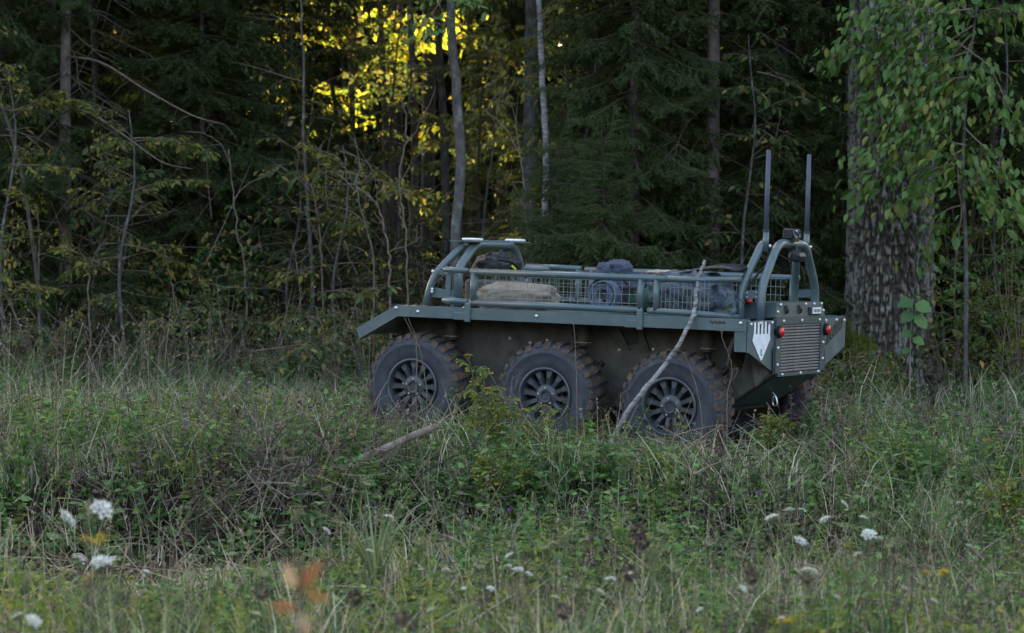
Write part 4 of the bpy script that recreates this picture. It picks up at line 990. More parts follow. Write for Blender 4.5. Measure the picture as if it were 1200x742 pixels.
# ------------------------------------------------------------------ cargo lying in the basket
def lump(size, seed, amp=.18, freq=2.5, nu=64, nv=36, flat_=.35, sq=.75):
    u = np.linspace(0, 2 * math.pi, nu, endpoint=False); v = np.linspace(-math.pi / 2 + .02, math.pi / 2 - .02, nv); U, Vv = np.meshgrid(u, v)
    def sp(a): return np.sign(a) * np.abs(a) ** sq
    p = np.stack([sp(np.cos(Vv)) * sp(np.cos(U)), sp(np.cos(Vv)) * sp(np.sin(U)), sp(np.sin(Vv))], -1).reshape(-1, 3)
    nz = vnoise(p * freq + seed * 3.1) - .5 + .5 * (vnoise(p * freq * 2.7 + seed) - .5) + .35 * np.abs(vnoise(p * freq * 2.2 + 5) - .5) + .3 * np.abs(vnoise(p * freq * 4.5 + 15) - .5) - .12
    p = p * (1 + amp * 2 * nz)[:, None]; p[:, 2] = np.maximum(p[:, 2], -flat_ * 1.6)
    p = p * np.array(size) / 2
    i0 = np.arange(nv - 1)[:, None] * nu; j = np.arange(nu)[None]; j2 = (j + 1) % nu
    return MB().add(p, np.stack([i0 + j, i0 + j2, i0 + nu + j2, i0 + nu + j], -1).reshape(-1, 4))
def placed(o, x, y, z, rz=0):
    o.matrix_world = Matrix.LocRotScale(Vector(W(x, y, z)), (Matrix(RM.T) @ Matrix.Rotation(rz, 3, 'Z')).to_quaternion(), None); return o
placed(lump((.62, .40, .26), 3, .16, 2.0).build('canvas_sack', [M_sack], None, True, label='crumpled tan canvas sack lying in the cargo basket', cat='sack'), .66, .36, 1.05, .1)
bp = thing('backpack', 'slate blue backpack standing in the cargo basket beside the coiled hose', 'backpack'); placed(bp, 1.50, .40, 1.0)
lump((.36, .30, .30), 5, .10, 2.4, sq=.6).build('bag', [M_pack], bp, True, loc=(.02, .02, .13))
lump((.20, .16, .14), 6, .12, 2.8).build('top_flap', [M_pack], bp, True, loc=(-.04, -.02, .30))
lump((.12, .12, .12), 8, .12, 2.8).build('side_pocket', [M_pack], bp, True, loc=(-.12, -.08, .29))
MB().tube(smooth_path([(-.1, -.12, .28), (.06, -.17, .24), (.15, -.15, .1), (.12, -.14, 0)], 5), .012, 6).build('strap', [M_black], bp, True)
ho = MB()
for i in range(5):
    a = np.linspace(0, 2 * math.pi, 26); rr = .10 - .006 * (i % 2); ho.tube(np.stack([rr * np.cos(a), -.05 + i * .02 + 0 * a, rr * np.sin(a)], -1), .010, 6, cap=False)
for i in range(3):
    a = np.linspace(0, 2 * math.pi, 26); rr = .055 + .012 * i; ho.tube(np.stack([rr * np.cos(a), -.055 + 0 * a, rr * np.sin(a)], -1), .007, 6, cap=False)
for zz in (.06, .16):
    MB().tube(smooth_path([(.21, -.06, zz), (.14, -.16, zz + .01), (0, -.185, zz), (-.12, -.16, zz - .01), (-.2, -.04, zz)], 5), .009, 5).build('strap', [M_black], bp, True)
MB().box((.05, -.19, .165), (.045, .014, .035), bev=.004).box((-.06, -.185, .065), (.045, .014, .035), bev=.004).build('buckle', [M_dark], bp)
placed(ho.build('hose_coil', [M_hose], None, True, label='grey coiled hose standing upright against the backpack', cat='hose'), 1.47, .15, 1.112)
ho2 = MB()
for i in range(4):
    a = np.linspace(0, 2 * math.pi, 26); rr = .115; ho2.tube(np.stack([rr * np.cos(a), i * .02 + 0 * a, rr * np.sin(a)], -1), .008, 6, cap=False)
placed(ho2.build('cable_loop', [M_hose], None, True, label='loose loop of grey cable leaning behind the coiled hose', cat='cable'), 1.36, .30, 1.122, -.2)
placed(MB().lathe([(.001, -.1), (.075, -.1), (.085, -.09), (.085, .09), (.075, .1), (.001, .1)], 20, axis=0).build('green_roll', [M_green], None, True, label='small rolled green mat behind the twin basket posts', cat='mat'), 1.70, .32, 1.09)
placed(lump((.66, .36, .36), 12, .22, 3.0).build('camouflage_bundle', [M_pack2], None, True, label='bundled camouflage net heaped at the rear of the basket', cat='net'), 2.05, .38, 1.11)
placed(lump((.30, .26, .05), 15, .2, 3.0).build('folded_cloth', [M_paper], None, True, label='pale folded cloth on top of the camouflage bundle', cat='cloth'), 1.74, .62, 1.28)
tp = MB(); a = np.linspace(0, 1, 14)
top = np.stack([.62 * a, 0 * a, .01 + .09 * np.sin(a * 2.6) * a], -1)
for dy in (0, .3): tp.add([], []) if False else None
Vt = np.concatenate([top + [0, -.12, 0], top + [0, .14, .03], top + [0, .14, .024], top + [0, -.12, -.006]]); n_ = 14
Ft = []
for i in range(n_ - 1):
    for q in range(4):
        q2 = (q + 1) % 4; Ft.append((q * n_ + i, q * n_ + i + 1, q2 * n_ + i + 1, q2 * n_ + i))
Ft += [(0, n_, 2 * n_, 3 * n_), (n_ - 1, 4 * n_ - 1, 3 * n_ - 1, 2 * n_ - 1)]
placed(tp.add(Vt, Ft).build('tarpaulin', [M_tarp], None, True, label='black tarpaulin flap pulled over the camouflage bundle', cat='tarpaulin'), 1.80, .40, 1.265)
kit = thing('equipment_pouch', 'dark equipment pouch with yellow tag under the front roll bar', 'pouch'); placed(kit, .16, .95, 1.22)
lump((.30, .46, .22), 21, .14, 2.4).build('pouch', [M_black], kit, True, loc=(0, 0, .06))
MB().box((.155, -.02, .06), (.008, .07, .018), rot=np.array(Matrix.Rotation(-.4, 3, 'X'))).build('tag', [M_yellow], kit)
MB().tube(smooth_path([(.12, -.2, .12), (.16, -.05, .1), (.17, .1, .03), (.15, .2, -.02)], 5), .008, 6).build('strap', [M_dark], kit, True)
placed(lump((.34, .30, .18), 23, .14, 2.4).build('blue_bag', [M_pack], None, True, label='small dark blue bag beside the tan sack', cat='bag'), 1.30, .9, 1.03)
MB().box((.16, .95, 1.075), (.24, .6, .22), bev=.02).build('equipment_box', [M_paint_hull], veh)

# ------------------------------------------------------------------ birch pole leaning on the rail, fallen log
c0 = W(2.235, -.045, .985); b0 = P(700, 534, 18.35); b0[2] = float(ground(b0[0], b0[1])) - .03
m0 = P(745, 470, 18.30); m1 = P(786, 418, 18.33); t0 = P(826, 305, 18.55); t1 = P(817, 335, 18.5)
pth = smooth_path([b0, m0, m1, c0, t1, t0], 9); pth[2:-2] += rng.normal(0, .004, pth[2:-2].shape)
po = thing('birch_pole', 'crooked pale birch pole leaning against the side rail of the vehicle', 'pole', tuple(b0))
MB().tube(pth - b0, np.linspace(.019, .011, len(pth)), 10).build('stem', [M_birch], po, True)
kn = MB()
for i in (18, 27, 34, 39): kn.tube([pth[i] - b0, pth[i] - b0 + [.03, -.02, .02]], [.012, .005], 6)
kn.build('knot', [M_birch], po)

def log(): 
    A = P(322, 580, 16.5); B = P(414, 541, 16.75); C = P(494, 507, 17.1); D = P(516, 498, 17.2)
    A[2] = max(A[2], float(ground(A[0], A[1])) + .03)
    o = thing('fallen_log', 'weathered brown log lying slanted on the bank in front of the vehicle', 'log', tuple(A))
    p = smooth_path([A, (A + B) / 2 + [0, 0, -.02], B, C, D], 8); rr = np.interp(np.linspace(0, 1, len(p)), [0, .5, .75, .93, 1], [.018, .024, .025, .018, .006])
    mb = MB().tube(p - A, rr, 12); Vv = mb.V[0]; mb.V[0] = Vv + (vnoise(Vv * 25)[:, None] - .5) * .012
    mb.build('stem', [M_wood], o, True)
    s2 = MB()
    for u, v, du, dv, Y in ((330, 578, -8, 30, 16.7), (326, 580, 10, 32, 16.65)): s2.tube([P(u, v, Y) - A, P(u + du, v + dv * .5, Y) - A, P(u + du * 1.5, v + dv, Y - .05) - A], [.014, .01, .004], 6)
    s2.build('branch_stub', [M_wood], o)
log()

# ------------------------------------------------------------------ meadow
def footprint_mask(x, y):
    """True where a tyre stands"""
    q = np.stack([x - ORG[0], y - ORG[1], 0 * x], -1); lx = q @ RM[0]; ly = q @ RM[1]
    m = np.zeros(len(x), bool)
    for a in AX:
        for s in (0, 1):
            y0 = -.02 if s == 0 else WD - .27
            m |= (np.abs(lx - a) < .22) & (ly > y0) & (ly < y0 + .30)
    under = (lx > -.4) & (lx < 2.6) & (ly > .25) & (ly < WD - .25)
    return m, under

def log_clear(x, y):
    """lower growth just in front of the fallen log, which lies bare"""
    ln = 16.5 + .66 * (x + 1.48)
    return np.where((x > -1.6) & (x < -.42) & (y < ln + .08) & (y > ln - .9), .4, 1.)

def tyre_clear(x, y):
    """growth pressed down along the near side of the vehicle"""
    yl = 19.3 - .52 * (x + .73)
    return 1 - .55 * np.exp(-((y - yl + .75) / .65) ** 2) * (x > -1.6) * (x < 2.2)

def scatter(n, y0, y1, margin=1.0, r=rng):
    y = np.sqrt(r.uniform(y0 * y0, y1 * y1, n)); x = r.uniform(-1, 1, n) * (.197 * y + margin); return x, y

def path_amount(x, y):
    """bare trodden strip at the foot of the bank"""
    return np.exp(-((y - 15.55 - .15 * np.sin(x * .9)) / .5) ** 2) * sstep(-.2, -1.4, x)

def blades(x, y, h, wd, lean, mat_rnd, seg=3, la=None):
    n = len(x); a = rng.random(n) * 2 * math.pi if la is None else la + rng.normal(0, .9, n); d = np.stack([np.cos(a), np.sin(a), 0 * a], -1); sd_ = np.stack([-np.sin(a), np.cos(a), 0 * a], -1)
    phi = rng.random(n) * 2 * math.pi; sd_ = np.stack([np.cos(phi), np.sin(phi), 0 * a], -1)
    root = np.stack([x, y, ground(x, y) - .01], -1); V = []
    for i in range(seg + 1):
        t = i / seg; c = root + np.stack([0 * a, 0 * a, h * (t - .28 * lean * t * t)], -1) + d * (h * lean * t * t * .8)[:, None]
        if i < seg: wv = wd * (1 - .75 * t ** 1.5); V += [c - sd_ * wv[:, None] / 2, c + sd_ * wv[:, None] / 2]
        else: V.append(c)
    k = 2 * seg + 1; V = np.stack(V, 1).reshape(-1, 3); off = np.arange(n)[:, None] * k
    Q = [off + np.array([[2 * i, 2 * i + 1, 2 * i + 3, 2 * i + 2]]) for i in range(seg - 1)]
    T = off + np.array([[2 * seg - 2, 2 * seg - 1, 2 * seg]])
    return V, Q, T, np.repeat(mat_rnd, k)

def meadow():
    """grass grows in tufts: every tuft has its own tone, height and lean"""
    parts = []
    for (nt, per, y0, y1, marg, hs, wd, seg) in ((1200, 22, 8.5, 13, .4, .34, .0082, 3), (3000, 21, 12.5, 17.5, .6, .27, .0080, 3), (5200, 19, 16.8, 22.5, 1., .23, .0080, 2), (2600, 18, 22, 27.5, 1., .33, .0092, 2), (800, 16, 27, 31, 1., .25, .010, 2)):
        cx, cy = scatter(nt, y0, y1, marg)
        p1 = vnoise(np.stack([cx * .9, cy * .9, 0 * cx], -1)); p2 = vnoise(np.stack([cx * 2.8, cy * 2.8, 0 * cx + 5], -1)); p3 = vnoise(np.stack([cx * .7 + 40, cy * .7, 0 * cx + 9], -1))
        th = hs * (.3 + 1.9 * p1 * p2) * rng.uniform(.5, 1.5, nt); tone = .0 + .62 * p3 * rng.random(nt) + .42 * (rng.random(nt) < .15); la = rng.random(nt) * 6.28; ll = rng.gamma(1.5, .3, nt)
        i = np.repeat(np.arange(nt), per); n = len(i); sp = rng.normal(0, 1, (n, 2)) * (.05 + .05 * rng.random(nt))[i][:, None]
        loose = rng.random(n) < .35; sp[loose] *= 4
        x = cx[i] + sp[:, 0]; y = cy[i] + sp[:, 1]; h = th[i] * rng.uniform(.45, 1.2, n)
        tall = sstep(21.5, 24, y) * sstep(0, -2.0, x); h = h * (1 + .15 * tall); h = np.where(y > 27, h * sstep(31.5, 26.5, y), h)
        m, under = footprint_mask(x, y); keep = ~m & ~(under & (rng.random(n) < .75)) & (rng.random(n) > path_amount(x, y) * .95) & (rng.random(n) > .72 * bank_face(x, y))
        h = np.where(under, h * .5, h)
        h = h * (1 - .72 * sstep(12.4, 13.4, y) * sstep(16.1, 15.8, y) * sstep(.0, -1., x))
        h = h * log_clear(x, y) * tyre_clear(x, y)
        gap = vnoise(np.stack([x * 1.9 + 7, y * 1.9, 0 * x + 3], -1)); keep &= rng.random(n) < .12 + .95 * sstep(.30, .50, gap)
        dry = np.clip(tone[i] + .12 * tall + rng.normal(0, .12, n) + .5 * (rng.random(n) < .16), 0, 1)
        x, y, h, dry, i = x[keep], y[keep], h[keep], dry[keep], i[keep]
        parts.append(blades(x, y, h, wd * rng.uniform(.6, 1.3, len(x)), np.clip(rng.gamma(2, .3, len(x)) + .3 * ll[i], 0, 1.9), dry, seg, la[i]))
    mb = MB()
    for V, Q, T, R in parts:
        b = mb.n; mb.V.append(V); mb.n += len(V); mb.R.append(R)
        for q in Q: mb.F.append((q + b, 0))
        mb.F.append((T + b, 0))
    mb.build('meadow_grass', [M_grass], None, label='tangled green and drying meadow grass', cat='grass', kind='stuff')
meadow()

def culms(n, y0, y1, hs, name, label, marg=.6, where=None):
    """tall dry flowering stalks"""
    x, y = scatter(n, y0, y1, marg); m, u = footprint_mask(x, y); keep = ~m & ~u
    if where is not None: keep &= where(x, y)
    x, y = x[keep], y[keep]; n = len(x); h = hs * rng.uniform(.55, 1.15, n); mb = MB()
    V, Q, T, R = blades(x, y, h, .0045 * rng.uniform(.7, 1.3, n), np.clip(rng.gamma(1.5, .2, n), 0, 1.), rng.random(n), 3)
    mb.V.append(V); mb.n += len(V); mb.R.append(R)
    for q in Q: mb.F.append((q, 0))
    mb.F.append((T, 0)); k = 7
    tip = V.reshape(n, k, 3)[:, -1]; sub = V.reshape(n, k, 3)[:, -2]
    has = rng.random(n) < .45
    for q in range(9):
        f = rng.random(n)[:, None] * .6; pos = (tip * (1 - f) + sub * f)[has]; d = (tip - sub)[has]; d /= np.linalg.norm(d, axis=1)[:, None]
        d = d + rng.normal(0, .35, d.shape); mb.stamp(*SMALL, pos, frames(d, .6), .020 * rng.uniform(.6, 1.4, len(pos)), 0, rng.random(len(pos)) * .8)
    mb.build(name, [M_straw], None, label=label, cat='grass', kind='stuff')
culms(1100, 9, 17, .5, 'dry_stalks', 'scattered dry straw-coloured stalks in the meadow', .4)
culms(420, 17, 22, .42, 'dry_stalks', 'sparse dry stalks around the wheels of the vehicle')
culms(1500, 22.8, 26.5, .8, 'tall_dry_grass', 'tall dry grass stalks along the foot of the wood', 1., lambda x, y: (rng.random(len(x)) < .15 + .85 * sstep(-1.2, -3.0, x)) & ~((x > -1.5) & (x < 2.4) & (y < 23)))

def herbs(name, label, n, y0, y1, hs, leaf, mat, where=None, pairs=6, marg=.6, tpl=SMALL, upright=.5, clump=0):
    x, y = scatter(n, y0, y1, marg)
    if clump:
        cx, cy = scatter(n // clump + 1, y0, y1, marg); i = rng.integers(0, len(cx), n); rr = rng.uniform(.06, .17, len(cx))
        x = cx[i] + rng.normal(0, 1, n) * rr[i]; y = cy[i] + rng.normal(0, 1, n) * rr[i]
    m, u = footprint_mask(x, y); keep = ~m & ~u
    keep &= rng.random(n) > path_amount(x, y) * 1.1
    if where is not None: keep &= rng.random(n) < where(x, y)
    x, y = x[keep], y[keep]; n = len(x); g = ground(x, y); h = hs * rng.uniform(.4, 1.2, n) * (1 - .6 * sstep(12.4, 13.4, y) * sstep(16.1, 15.8, y) * sstep(.0, -1., x)) * log_clear(x, y) * tyre_clear(x, y); lean = rng.normal(0, .22, (n, 2)); mb = MB()
    top = np.stack([x + lean[:, 0] * h, y + lean[:, 1] * h, g + h], -1); base = np.stack([x, y, g - .01], -1)
    w_ = .0022; V = np.stack([base + [-w_, 0, 0], base + [w_, 0, 0], top + [w_ * .5, 0, 0], top + [-w_ * .5, 0, 0]], 1).reshape(-1, 3)
    mb.add(V, (np.arange(n)[:, None] * 4 + np.array([[0, 1, 2, 3]])), 0, np.repeat(rng.random(n) * .5, 4))
    tone = rng.random(n)
    for i in range(pairs):
        f = .12 + .88 * (i + rng.random(n)) / pairs
        for s in (0, 1):
            a = rng.random(n) * 6.283; d = np.stack([np.cos(a), np.sin(a), upright * rng.normal(.3, .6, n)], -1)
            pos = base * (1 - f[:, None]) + top * f[:, None]
            mb.stamp(*tpl, pos, frames(d, .45), leaf * (1.15 - .6 * f) * rng.uniform(.6, 1.3, n), 0, np.clip(tone * .6 + .4 * rng.random(n) - .05, 0, 1))
    mb.build(name, [mat], None, label=label, cat='plants', kind='stuff')
pt = lambda s, a=0.: (lambda x, y: sstep(.42, .62, vnoise(np.stack([x * s + a, y * s, 0 * x + a], -1))))
herbs('ground_herbs', 'low green weeds growing among the meadow grass', 5200, 11, 20, .24, .060, M_herb, pt(1.1, 3.), 5, tpl=LEAF)
herbs('pale_herbs', 'lighter yellow-green weeds in patches of the meadow', 1800, 12, 21, .28, .055, M_goldleaf, pt(1.3, 13.), 5)
herbs('bank_herbs', 'leafy green weeds covering the small bank below the vehicle', 2400, 15.4, 18.0, .30, .080, M_herb, lambda x, y: .85 * sstep(-2.2, -.8, x) * sstep(2.0, .6, x) + .2, 5, tpl=LEAF)
herbs('broadleaf_weeds', 'bushy broad-leaved weeds standing in clumps in the meadow', 1500, 12, 20, .42, .085, M_herb, lambda x, y: 1. - .5 * (y > 18), 6, tpl=LEAF, clump=9)
herbs('yellowing_weeds', 'clumps of yellowing leafy weeds in the meadow', 700, 11, 19, .40, .06, M_goldleaf, None, 7, tpl=LEAF, clump=10)
herbs('rusty_weeds', 'clumps of rusty brown withered weeds in the meadow', 1100, 10, 19.5, .44, .05, M_brown, None, 8, clump=11)
herbs('edge_herbs', 'green weeds at the foot of the wood', 1500, 21.8, 27, .35, .085, M_herb, pt(.8, 8.), 6, 1.)
herbs('withered_herbs', 'brown withered weed stems in the meadow', 1500, 11, 20, .38, .035, M_brown, pt(.8, 20.), 8)
herbs('withered_edge_herbs', 'brown withered weeds among the tall dry grass', 300, 22.5, 26, .8, .045, M_brown, lambda x, y: .9 * sstep(-1.8, -3.2, x), 9, 1.)
herbs('foreground_herbs', 'blurred grey-green weeds close to the viewer', 900, 8.5, 12.5, .42, .05, M_goldleaf, pt(1.0, 31.), 7, .3)
herbs('aster_weeds', 'greyish withered asters in a dense patch', 420, 12, 15.2, .5, .03, M_brown, lambda x, y: sstep(1.2, 1.6, x) * sstep(2.6, 2.1, x), 9)

def tangle(name, label, n, y0, y1, hmax, L, where=None, mat=None):
    """bent dry stems lying across each other"""
    x, y = scatter(n, y0, y1, .6); m, u = footprint_mask(x, y); keep = ~m & ~u & (rng.random(n) > path_amount(x, y) * .7)
    if where is not None: keep &= rng.random(n) < where(x, y)
    x, y = x[keep], y[keep]; n = len(x); a = rng.random(n) * 6.283; el = rng.uniform(-.15, 1.1, n); l = L * rng.uniform(.4, 1.3, n)
    d = np.stack([np.cos(a) * np.cos(el), np.sin(a) * np.cos(el), np.sin(el)], -1); p0 = np.stack([x, y, ground(x, y) + hmax * rng.random(n)], -1)
    bend = rng.normal(0, .25, (n, 3)); sd_ = np.cross(d, [0, 1., 0]); sd_ /= np.linalg.norm(sd_, axis=1)[:, None] + 1e-6; w_ = rng.uniform(.0015, .0034, n)[:, None]
    rows = []
    for t in (0, .35, .7, 1.): c = p0 + d * (l * t)[:, None] + bend * (l * t * t * .5)[:, None]; rows += [c - sd_ * w_ * (1.1 - t * .7), c + sd_ * w_ * (1.1 - t * .7)]
    V = np.stack(rows, 1).reshape(-1, 3); off = np.arange(n)[:, None] * 8; mb = MB()
    mb.add(V, np.concatenate([off + np.array([[2 * i, 2 * i + 1, 2 * i + 3, 2 * i + 2]]) for i in range(3)]), 0, np.repeat(rng.random(n), 8))
    mb.build(name, [mat or M_straw], None, label=label, cat='plants', kind='stuff')
tangle('dry_tangle', 'bent dry stems tangled through the meadow', 4500, 10, 22, .22, .28)
tangle('dead_stem_tangle', 'dark dead stems matted on the bank around the fallen log', 4200, 15.6, 17.6, .25, .3, lambda x, y: np.exp(-((x + 1.35) / .75) ** 2) + .3 * bank_face(x, y) + .05, M_brown)
tangle('twig_tangle', 'thin bare brown twigs tangled under the trees', 900, 24.3, 29, 1.9, .9, lambda x, y: sstep(.5, -1., x) * .8 + .15, M_brown)
tangle('edge_tangle', 'dead stems tangled at the foot of the wood', 1500, 22, 26.5, .5, .5, lambda x, y: .25 + .75 * sstep(-1., -3., x), M_brown)

def litter():
    n = 5000; x, y = scatter(n, 14.5, 17.2, .6); keep = rng.random(n) < np.clip(path_amount(x, y) + .12, 0, 1); x, y = x[keep], y[keep]; n = len(x)
    pos = np.stack([x, y, ground(x, y) + .008 + .02 * rng.random(n)], -1); d = rng.normal(0, 1, (n, 3)) * [1, 1, .25]
    MB().stamp(*SMALL, pos, frames(d, .35), .05 * rng.uniform(.5, 1.4, n), 0, rng.random(n)).build('leaf_litter', [M_litter], None, label='dry fallen leaves on the bare trodden path', cat='leaves', kind='stuff')
    n = 9000; x, y = scatter(n, 23, 36, 1.); pos = np.stack([x, y, ground(x, y) + .01 + .03 * rng.random(n)], -1)
    MB().stamp(*SMALL, pos, frames(rng.normal(0, 1, (n, 3)) * [1, 1, .3], .4), .07 * rng.uniform(.5, 1.4, n), 0, rng.random(n) * .8).build('forest_litter', [M_litter], None, label='brown fallen leaves on the floor of the wood', cat='leaves', kind='stuff')
litter()

# ------------------------------------------------------------------ flowers one can count
def umbel_mesh(seed, R=.034, mat=None, n=20, cup=0.):
    r = np.random.default_rng(seed); mb = MB(); pos, nr = [], []
    for i in range(n):
        a = i * 2.4; q = R * math.sqrt((i + .5) / n); z = .012 - (q / R) ** 2 * .012 + cup * (q / R) ** 2 * R; c = np.array([q * math.cos(a), q * math.sin(a), z])
        mb.tube([(0, 0, -.035), c * [1, 1, 0] * .6 + [0, 0, -.012], c], .0008, 3, 1, cap=False)
        for k in range(7):
            b = k * .9 + r.random(); pos.append(c + [0, 0, .002 * r.random()]); nr.append((math.cos(b), math.sin(b), .25 + .2 * r.normal()))
    mb.stamp(*SMALL, np.array(pos), frames(np.array(nr), .2), R * .24, 0, r.random(len(pos)))
    return mb.mesh('flower_head', [mat or M_petal, M_stem])
UMB = [umbel_mesh(s) for s in (1, 2, 3)]; CUPS = [umbel_mesh(s, .028, M_cream, 16, 1.2) for s in (4, 5)]
def ball_mesh(seed, R, mat):
    r = np.random.default_rng(seed); q = r.normal(0, 1, (70, 3)); q /= np.linalg.norm(q, axis=1)[:, None]
    return MB().stamp(*SMALL, q * R * .45, frames(q, .5), R * .75, 0, r.random(70)).mesh('flower_head', [mat])
BRN = [ball_mesh(1, .03, M_brown)]; PUR = [ball_mesh(2, .022, M_purple)]
def flower(name, label, group, u, v, Y, heads, s=1., cat='flower', nl=3, stem=None):
    r = np.random.default_rng(int(u * 7 + v)); top = P(u, v, Y); bx, by = top[0] + r.normal(0, .05), Y + r.normal(0, .05); g = float(ground(bx, by)); base = np.array([bx, by, g])
    t = thing(name, label, cat, tuple(base), 0, group); p = np.array([(0, 0, -.02), (top - base) * [.3, .3, .5] + [r.normal(0, .01), 0, 0], top - base])
    mb = MB().tube(smooth_path(p, 4), np.linspace(.0028, .0018, 9), 4, cap=False); mb.build('stem', [stem or M_stem], t)
    link('flower_head', heads[r.integers(len(heads))], t, loc=tuple(top - base), rot=(r.normal(-.25, .3), r.normal(0, .35), r.random() * 6), scale=s * (.85 + .3 * r.random()))
    for q in range(nl):
        f = .2 + .5 * r.random(); d = np.array([r.normal(), r.normal(), .5]); fr_ = frames(d[None], .4)[0]
        link('leaf', LEAF1[0] if q % 2 else HLEAF, t, loc=tuple((top - base) * f), rot=Matrix(fr_.T).to_euler(), scale=.05 + .04 * r.random())
HLEAF = one_leaf(M_herb, .4, .3)
for u, v, Y, s in [(119, 597, 9.4, 1.15), (78, 608, 9.2, 1.2), (93, 655, 9.0, 1.0), (119, 659, 9.1, 1.1), (905, 607, 11.6, 1.0), (925, 598, 11.9, .8), (967, 609, 11.8, .9), (989, 591, 12.3, .8), (938, 635, 11.3, .95), (949, 670, 10.6, 1.0), (1018, 627, 11.4, 1.0), (1012, 607, 12, .7), (455, 606, 12.6, .8), (433, 646, 12, .6), (372, 590, 12.6, .6), (382, 622, 11.8, .8), (39, 728, 8.8, 1.0), (20, 722, 9.2, .8), (715, 679, 10.8, .8), (703, 694, 10.6, .8)]:
    flower('umbel_flower', 'white umbel flower on a thin stalk in the meadow', 'white umbel flowers', u, v, Y, UMB, s * .92)
for u, v, Y, s in [(523, 669, 12, .6), (597, 651, 12.4, .6), (607, 668, 12, .6), (620, 673, 12, .5), (595, 664, 12.2, .5), (575, 690, 11.5, .45), (543, 690, 12, .35), (172, 670, 12.5, .4), (1125, 590, 13, .5), (1015, 570, 13.5, .4), (245, 668, 13, .4), (492, 668, 12.6, .35), (740, 672, 11.7, .4), (940, 598, 12.4, .5), (1005, 650, 11, .5), (1060, 690, 10.4, .5), (870, 690, 10.6, .5), (1095, 705, 10.2, .5), (650, 700, 10.8, .5), (980, 700, 10.2, .5), (820, 715, 10, .45), (505, 715, 10.2, .45), (300, 720, 9.8, .5), (1135, 640, 12, .4), (1030, 632, 11.4, .5), (915, 725, 9.8, .4)]:
    flower('yarrow_flower', 'small flat white yarrow head low in the grass', 'small yarrow heads', u, v, Y, UMB, s * 1.15)
for u, v, Y in [(350, 571, 12.6), (428, 568, 12.8), (347, 605, 12), (386, 578, 12.8), (331, 630, 11.6), (467, 597, 12.6), (561, 624, 12), (771, 622, 12), (760, 634, 11.8), (766, 650, 11.5), (788, 673, 11), (660, 632, 12), (1000, 587, 12.4), (30, 683, 9.5), (138, 697, 9.5), (313, 676, 10), (1020, 610, 11.5), (887, 632, 11.5), (100, 597, 9.6), (104, 612, 9.3), (915, 612, 11.4), (640, 645, 11.8), (652, 655, 11.6), (495, 640, 12.2), (830, 640, 11.6), (865, 655, 11), (1045, 640, 11.2), (1060, 665, 10.8), (560, 665, 11.2), (680, 690, 10.4), (210, 700, 9.6), (250, 690, 9.8)]:
    flower('seed_head', 'closed greenish cup-shaped seed head on a stalk', 'greenish seed heads', u, v, Y, CUPS, 1.0, 'seed head', 2)
for u, v, Y in [(415, 700, 9.5), (470, 724, 9.2), (480, 731, 9.4), (739, 672, 10.8), (748, 622, 11.6), (753, 636, 11.6), (660, 716, 10), (880, 675, 10.5), (307, 693, 9.3), (945, 677, 10.8)]:
    flower('brown_seed_head', 'round brown withered flower head in the near grass', 'brown withered heads', u, v, Y, BRN, 1.0, 'seed head', 1, M_straw)
for u, v, Y in [(889, 577, 13.8), (597, 598, 13.5), (217, 494, 17), (352, 487, 19), (420, 505, 17.4), (441, 512, 17.3)]:
    flower('purple_flower', 'tiny purple flower in the grass', 'tiny purple flowers', u, v, Y, PUR, .5)

for u, v, Y in [(118, 632, 9.3), (103, 634, 9.2), (104, 678, 9.0), (1105, 672, 10.5), (1085, 672, 10.6), (1157, 517, 16)]:
    flower('yellow_flower', 'yellow flat flower head on a stalk in the meadow', 'yellow flat flower heads', u, v, Y, [umbel_mesh(50, .03, M_gold, 14)], .9)

# tansy-like plants with yellow flat heads
GLD = [umbel_mesh(s, .03, M_gold, 14) for s in (7, 8)]
FERN = [leafy_branch(.16, s, 9, 4, .035, [M_goldleaf, M_stem], SMALL, .1, .5) for s in (30, 31)]
def tansy(label, u, v, Y, H, nst, spread, seed, heads=True, group=None):
    r = np.random.default_rng(seed); X = P(u, v, Y)[0]; g = float(ground(X, Y)); t = thing('tansy_plant', label, 'plant', (X, Y, g), 0, group)
    for q in range(nst):
        a = r.random() * 6.28; top = np.array([math.cos(a) * spread * r.random(), math.sin(a) * spread * r.random(), H * (.7 + .35 * r.random())])
        MB().tube(smooth_path([(0, 0, -.02), top * [.4, .4, .5], top], 4), .0035, 5, cap=False).build('stem', [M_stem], t)
        for j in range(9):
            f = .15 + .8 * (j + r.random()) / 9; link('leaf_spray', FERN[j % 2], t, loc=tuple(top * [f, f, f]), rot=(r.normal(0, .3), -.4 + r.normal(0, .3), r.random() * 6.28), scale=.8 * (1.2 - .4 * f))
        if heads and q % 2 == 0:
            link('flower_head', GLD[q % 2], t, loc=tuple(top), scale=.9 + .3 * r.random())
tansy('tall yellow-green tansy plant growing between the front and middle wheels', 572, 430, 17.75, .70, 4, .14, 1)
tansy('yellow-flowered tansy in front of the middle wheel', 615, 460, 17.6, .50, 3, .18, 2)
tansy('small tansy with two yellow heads behind the rear wheel', 908, 495, 18.0, .36, 4, .08, 3)
tansy('yellow weed in the near grass close to the viewer', 930, 690, 10.5, .62, 5, .12, 4, True)
tansy('yellow weed at the edge of the aster patch', 1170, 525, 15.5, .4, 4, .12, 5)
tansy('bushy yellow-green weed below the middle wheel', 590, 520, 16.9, .30, 3, .2, 6, False)

